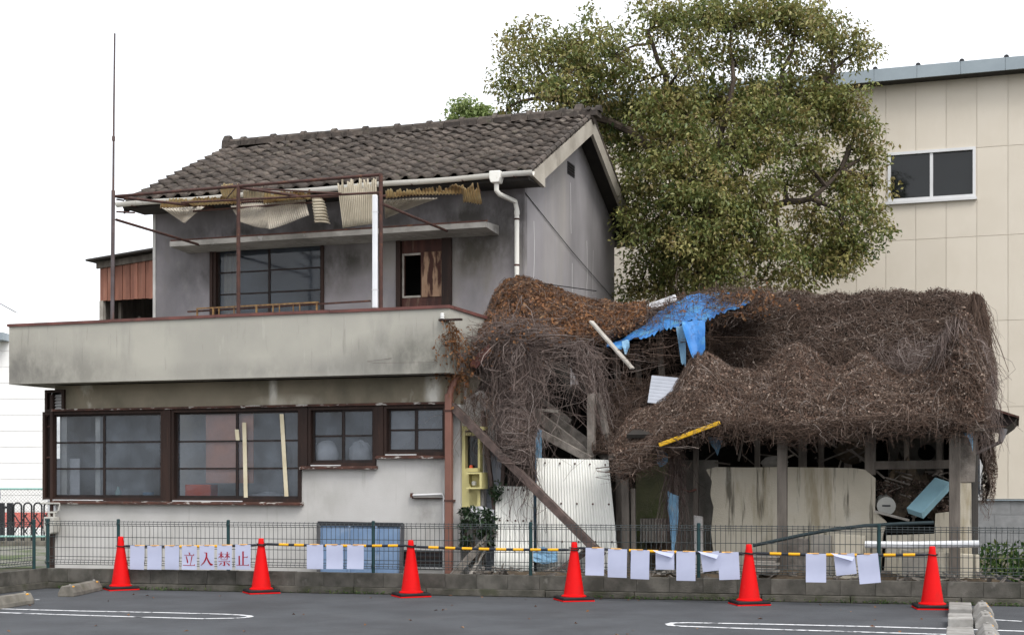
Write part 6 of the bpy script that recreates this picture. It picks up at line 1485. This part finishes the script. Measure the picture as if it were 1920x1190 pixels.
# ------------------------------------------------------------------ painted parking lines
def line_on_ground(name, pts_px, w, label, closed=False):
    pts = [Vector(ground(*p)) for p in pts_px]; m = MB(); n = len(pts)
    L = []
    for i, p in enumerate(pts):
        d = (pts[min(i + 1, n - 1)] - pts[max(i - 1, 0)]); d.z = 0; d.normalize(); s = Vector((-d.y, d.x, 0)) * w / 2
        L.append((p + s, p - s))
    for (a, b), (c, d) in zip(L, L[1:]): m.add([(a.x, a.y, .004), (b.x, b.y, .004), (d.x, d.y, .004), (c.x, c.y, .004)], [(0, 1, 2, 3)])
    o = m.build(name, 'road_paint', frame=WF, org=(0, 0, 0)); o['kind'] = 'structure'; o['label'] = label
line_on_ground('parking_line', [(-400, 1131), (0, 1141), (150, 1145), (300, 1148), (420, 1151), (450, 1152.5), (466, 1154), (470, 1155.5), (462, 1157), (440, 1158.6), (380, 1159.5), (250, 1156), (120, 1152), (0, 1148), (-400, 1138)], .07, 'white parking bay outline with a rounded end at left')
line_on_ground('parking_line', [(2100, 1189), (1830, 1180), (1640, 1174.5), (1450, 1170), (1290, 1167), (1262, 1167.5), (1254, 1169.5), (1258, 1172), (1275, 1173.5), (1400, 1178), (1600, 1184), (1800, 1190), (2100, 1199)], .08, 'white parking bay outline with a rounded end at right')
line_on_ground('parking_line', [(1864, 1161.5), (1916, 1164.5)], .07, 'short white line at the right edge')
line_on_ground('parking_line', [(40, 1122), (72, 1124)], .06, 'short white line by the left wheel stop')

# ------------------------------------------------------------------ concrete wheel stops
def wheel_stop(p, q, label, w=.15, h=.115, top=.08, refl=True, flat=False, m_='concrete_wheel'):
    p, q = Vector(p), Vector(q); d = q - p; fr = Frame(p.x, p.y, math.atan2(d.y, d.x)); L = d.length
    t = thing('wheel_stop', label, 'wheel stop', fr, (0, 0, 0), 'concrete wheel stops in the parking lot')
    if flat:
        MB().box(0, L, -w / 2, w / 2, 0, h).build('body', 'concrete_wheel', t, bevel=.012); return t
    prof = [(-w / 2, 0), (w / 2, 0), (w / 2, h * .35), (top / 2, h), (-top / 2, h), (-w / 2, h * .35)]
    MB().prism(prof, 0, L, 'x').build('body', m_, t, bevel=.008)
    if refl:
        for x in (.07, L - .12):
            MB().beam((x, -top / 2 - .006, h - .012), (x + .05, -top / 2 - .006, h - .012), .016, .012, (0, -.6, 1)).build('reflector', 'reflector', t)
            MB().lathe([(.016, h), (.016, h + .012), (.008, h + .016)], 8, (x + .08, .0)).build('bolt_cap', 'concrete_wheel', t)
    return t
wheel_stop(ground(123, 1118), ground(178, 1106), 'weathered concrete wheel stop beside the leftmost cone', .20, .13, .11, m_='concrete')
wheel_stop(ground(-45, 1146), ground(50, 1131), 'weathered concrete wheel stop cut by the left edge', .20, .13, .11, m_='concrete')
dirv = Vector((.33, .944, 0))
def along(px, py, z): return Vector(ground(px, py, z))
for k_, (y0, y1) in enumerate(((1139, 1127), (1157.5, 1147.5), (1196, 1173))):
    a = along(1801, y0, .10); b = along(1800, y1, .10)
    wheel_stop((a.x, a.y, 0), (b.x, b.y, 0), 'flat grey concrete block ' + ('farthest of its row, behind the right cone', 'in the middle of the row at lower right', 'nearest of the row at the bottom right edge')[k_], .235, .095, .2, False, True)
for k_, (x0, y0, x1, y1) in enumerate(((1844, 1135, 1841, 1127), (1850, 1154, 1846, 1145), (1857, 1190, 1851, 1168))):
    a = along(x0, y0, .13); b = along(x1, y1, .13)
    wheel_stop((a.x, a.y, 0), (b.x, b.y, 0), 'humped concrete wheel stop ' + ('farthest of three at lower right', 'in the middle of three at lower right', 'nearest of three at the bottom right')[k_], .21, .13, .075, True)

# ------------------------------------------------------------------ cones, bars, papers
cone_px = [(227, 1104.5), (490, 1111), (771, 1117.5), (1076, 1125), (1405, 1132.5), (1748, 1140)]
cpos = [Vector(ground(*p)) for p in cone_px]
clab = ['leftmost red traffic cone beside a wheel stop', 'red traffic cone right of the lettered papers', 'red traffic cone by the leaning blue sash', 'red traffic cone in front of the corrugated sheets', 'red traffic cone between two groups of blank papers at right', 'rightmost red traffic cone beside the flat concrete blocks']
proto = thing('traffic_cone', clab[0], 'cone', WF, (0, 0, 0), 'red traffic cones in a row')
prof = [(.150, .045), (.150, .060), (.138, .066), (.122, .075), (.036, .655), (.034, .685), (.026, .695), (.018, .695), (.014, .60)]
MB().lathe(prof, 32).build('cone_body', 'cone_red', proto, smooth=True)
MB().box(-.195, .195, -.195, .195, .0165, .05).build('base_plate', 'rubber', proto, bevel=.010)
MB().box(-.197, .197, -.197, .197, 0, .016).build('base_rim', 'cone_red', proto, bevel=.004)
for i, c_ in enumerate(cpos):
    o = proto if i == 0 else copy_tree(proto)
    o.location = (c_.x, c_.y, 0); o.rotation_euler = (random.uniform(-.01, .01), random.uniform(-.01, .01), R((28, 24, 22, 16, 8, -6)[i])); o['label'] = clab[i]
blabs = ['black bar carrying the red lettered papers at left', 'black and yellow bar over the leaning blue sash', 'black and yellow bar across the brown downpipe', 'black and yellow bar with seven blank papers', 'black and yellow bar with three blank papers at right']
bars = []
bar_y = [(1023, 1021), (1019, 1022), (1024, 1030), (1026, 1037), (1036, 1039)]
for i in range(5):
    A_, B_ = cpos[i], cpos[i + 1]; d = B_ - A_; fr = Frame(A_.x, A_.y, math.atan2(d.y, d.x)); L = d.length
    za_, zb__ = CAM_H - (bar_y[i][0] - 900) / FPX * A_.y, CAM_H - (bar_y[i][1] - 900) / FPX * B_.y
    t = thing('cone_bar', blabs[i], 'bar', fr, (L / 2, 0, 0), 'bars between the cones')
    zz = lambda x, za_=za_, zb__=zb__, L=L: za_ + (zb__ - za_) * x / L - .03 * math.sin(math.pi * x / L) * (1 if 0 < x < L else 0) * .4
    off_ = -.012
    pts = [(x, off_, zz(x)) for x in np.linspace(.09, L - .09, 13)]
    MB().tube(pts, .0165, 10).build('tube', 'bar_black', t, smooth=True)
    MB().tube([(.045, off_, zz(.05)), (.10, off_, zz(.1))], [.009, .017], 8).build('end_plug', 'bar_black', t); MB().tube([(L - .10, off_, zz(L - .1)), (L - .045, off_, zz(L - .05))], [.017, .009], 8).build('end_plug', 'bar_black', t)
    for cx_ in (0, L):
        rz_ = zz(.05 if cx_ == 0 else L - .05); rr_ = .036 + (.695 - rz_) * .12 + .012
        ring = [(cx_ + rr_ * math.cos(t_), rr_ * math.sin(t_), rz_ + .004 * math.sin(t_ * 2)) for t_ in np.linspace(0, 2 * math.pi, 17)]
        MB().tube(ring, .0065, 6).build('ring', 'rubber', t, smooth=True)
    n = 8
    for k_ in range(n):
        x = .30 + k_ * (L - .55) / (n - 1) - .065 + (.02 if i == 1 else 0)
        if i == 3 and False: continue
        MB().tube([(x, off_, zz(x)), (x + .13, off_, zz(x + .13))], .0178, 10).build('yellow_band', 'bar_yellow', t, smooth=True)
    bars.append((fr, zz, L))
def strokes(ch):
    S = []
    def h(x0, x1, y, w=.035, tri=.075):
        S.append([(x0, y - w / 2), (x1, y - w / 2), (x1, y + w / 2), (x0, y + w / 2)]); S.append([(x1 - tri * 1.3, y + w / 2 - .002), (x1 + .02, y + w / 2 - .002), (x1 - tri * .35, y + tri + .01)])
    def v(x, y0, y1, w=.105):
        S.append([(x - w / 2, y0), (x + w / 2, y0 + .015), (x + w / 2, y1 - .02), (x + w / 2 + .03, y1 + .015), (x - w / 2, y1 + .03)])
    def p(*q_): S.append(list(q_))
    if ch == 0:      # stand
        p((.44, .985), (.56, .93), (.57, .80), (.50, .80)); h(.12, .86, .775)
        p((.235, .70), (.30, .70), (.40, .36), (.41, .24), (.365, .20), (.325, .27)); p((.74, .73), (.665, .72), (.56, .08), (.60, .08)); h(.03, .93, .065)
    elif ch == 1:    # enter
        p((.30, .955), (.52, .955), (.52, .90), (.32, .915)); p((.43, .93), (.545, .93), (.545, .70), (.46, .44), (.30, .22), (.05, .03), (.03, .055), (.23, .27), (.36, .48), (.43, .70))
        p((.50, .74), (.56, .62), (.67, .40), (.80, .22), (.98, .13), (.97, .09), (.86, .055), (.78, .05), (.66, .19), (.56, .38), (.50, .58))
    elif ch == 2:    # forbid
        for o_ in (0, .47):
            h(.05 + o_, .43 + o_, .83, .03, .05); v(.255 + o_, .515, .96, .08)
            p((.225 + o_, .82), (.265 + o_, .79), (.17 + o_, .62), (.03 + o_, .53), (.02 + o_, .55), (.13 + o_, .66)); p((.29 + o_, .80), (.35 + o_, .72), (.47 + o_, .655), (.46 + o_, .62), (.38 + o_, .60), (.30 + o_, .70))
        h(.24, .74, .445, .03, .05); h(.04, .93, .32, .03, .06); p((.45, .305), (.56, .305), (.56, .06), (.50, .01), (.44, .01), (.36, .065), (.37, .085), (.45, .065))
        p((.23, .25), (.32, .22), (.21, .10), (.07, .02), (.06, .04), (.16, .13)); p((.64, .25), (.66, .265), (.80, .19), (.92, .11), (.90, .035), (.84, .035), (.76, .14))
    else:            # stop
        v(.52, .07, .97, .115); h(.575, .87, .60, .035, .07); v(.24, .07, .66, .105); h(.02, .95, .055, .035, .075)
    return S
plabs = {}
def paper(bar, px0, px1, y0, y1, label, ch=None, tilt=0.0, fold=False, group='sheets of paper hung on the cone bars', curl=.0):
    fr, zz, L = bars[bar]; vv = -.034
    a = fr.P(px0, y0, vv); b = fr.P(px1, y0, vv); w_ = b[0] - a[0]; xm = (a[0] + b[0]) / 2; zt_ = zz(xm) + .012
    h_ = zt_ - fr.P((px0 + px1) / 2, y1, vv)[2]
    t = thing('paper_sheet', label, 'paper', fr, (xm, vv, zt_ - h_), group)
    nx, ny = 6, 8; m = MB(); ct_, st_ = math.cos(tilt), math.sin(tilt); sd = random.uniform(0, 6)
    def pt_(s, q_, d=0.0):
        x = (s - .5) * w_; z = -q_ * h_
        y = vv - .004 * math.sin(3 * s + sd) * q_ - curl * q_ ** 3 * .06 - .006 * q_ * math.sin(5 * q_ + sd) - d
        return (xm + x * ct_ - z * st_, y, zt_ + x * st_ + z * ct_)
    for j in range(ny + 1):
        for i in range(nx + 1): m.v.append(pt_(i / nx, j / ny))
    for j in range(ny):
        for i in range(nx): k_ = j * (nx + 1) + i; m.f.append((k_, k_ + nx + 1, k_ + nx + 2, k_ + 1))
    m.build('sheet', 'paper', t, smooth=True)
    if fold:   # the upper half has come loose and folded forward over itself
        f2 = MB()
        q0 = [pt_(0, 0, .02), pt_(1, 0, .02)]; ff = .19
        f2.add([(q0[0][0] - .03, vv - .02, zt_ + .010), (q0[1][0] + .0, vv - .02, zt_ - .03), (q0[1][0] - .02, vv - .05, zt_ - .075), (q0[0][0] + .02, vv - .045, zt_ - .022)], [(0, 3, 2, 1)])
        f2.build('folded_flap', 'paper', t)
    if ch is not None:
        m = MB(); s_ = .90
        for poly in strokes(ch):
            m.add([pt_(.5 + (x - .5) * s_ * .97, .56 - (y - .5) * s_ * .66, .0035) for x, y in poly], [tuple(range(len(poly)))[::-1]])
        m.build('red_character', 'ink_red', t)
    MB().box(xm - .035 * 1, xm + .03, vv - .006, vv + .03, zt_ - .004, zt_ + .008).build('tape', 'orange_tape', t)
pn = ['leftmost blank paper beside the leftmost cone', 'second blank paper from the leftmost cone', 'blank paper just left of the lettered papers']
for k_, (a, b) in enumerate(((244, 271), (276, 303), (309, 336))): paper(0, a, b, 1021, 1067, 'white sheet, ' + pn[k_], None, R((-.5, .5, 0)[k_]))
cn = ['first red character, shaped like a standing figure on a line', 'second red character, two strokes leaning like a tent', 'third red character, the densest with many strokes', 'fourth red character, two uprights on a base line']
for k_, (a, b) in enumerate(((341, 369), (374, 402), (407, 435), (441, 470))): paper(0, a, b, 1021, 1067, 'white sheet with the ' + cn[k_], k_)
for k_, (a, b) in enumerate(((575, 606), (612, 643), (651, 682))): paper(1, a, b, 1020, 1066, 'blank white sheet ' + ('left', 'middle', 'right')[k_] + ' of the three in front of the blue sash', None, R((.6, 0, -.5)[k_]))
for k_, (a, b, y0, y1, tl, fo, nm) in enumerate(((1098, 1133, 1027, 1078, -.8, False, 'nearest the cone by the corrugated sheets'), (1140, 1176, 1030, 1082, -1, False, 'second from the cone by the corrugated sheets'), (1183, 1218, 1033, 1085, -1, False, 'between a straight sheet and the first folded one'),
        (1229, 1264, 1036, 1067, 1, True, 'with its top folded over, left of the post'), (1268, 1304, 1037, 1088, 0, False, 'hanging straight between two folded sheets'), (1313, 1348, 1034, 1070, 8, True, 'crooked with its top folded over, right of the post'), (1346, 1385, 1033, 1086, 3, False, 'tilted, nearest the fifth cone'))):
    paper(3, a, b, y0, y1, 'blank white sheet ' + nm, None, R(tl), fo)
for k_, (a, b, y0, y1, tl, fo, nm) in enumerate(((1511, 1549, 1038, 1091, 0, False, 'hanging straight, left of the rightmost three'), (1563, 1602, 1038, 1077, 7, True, 'folded and crooked in the middle of the rightmost three'), (1606, 1646, 1039, 1093, 6, False, 'tilted, nearest the rightmost cone'))):
    paper(4, a, b, y0, y1, 'blank white sheet ' + nm, None, R(tl), fo)

# moss and litter at the kerb foot
r = np.random.default_rng(21); n = 1500
xs = r.uniform(.3, 13.2, n); keep = (np.sin(xs * 1.7) + np.sin(xs * .63 + 1) + r.normal(0, .4, n)) > .2; xs = xs[keep]; n = len(xs)
cen = np.stack([xs, -.045 - np.abs(r.normal(0, .025, n)), r.uniform(0, .035, n) + .006], 1)
v, f, own = leaf_mesh(cen, r.normal(0, 1, (n, 3)) + np.array([0, -.3, .7]), r.normal(0, 1, (n, 3)) + np.array([0, 0, .6]), r.uniform(.02, .055, n), r.uniform(.008, .02, n))
o = np_mesh('moss_strip', v, f, r.random(n)[own], 'weed', KF); _props(o, 'thin moss and weeds along the foot of the kerb', 'moss', kind='stuff')
n = 60
pts = np.stack([r.uniform(-6, 6, n), r.uniform(13.2, 18, n), np.full(n, .008)], 1)
v, f, own = leaf_mesh(pts, r.normal(0, 1, (n, 3)) * np.array([1, 1, .1]), np.tile([0, 0, 1.], (n, 1)) + r.normal(0, .3, (n, 3)), r.uniform(.03, .06, n), r.uniform(.02, .035, n))
o = np_mesh('fallen_leaves', v, f, r.random(n)[own], 'vine_leaf', WF); _props(o, 'few dry leaves scattered on the asphalt', 'leaves', kind='stuff')
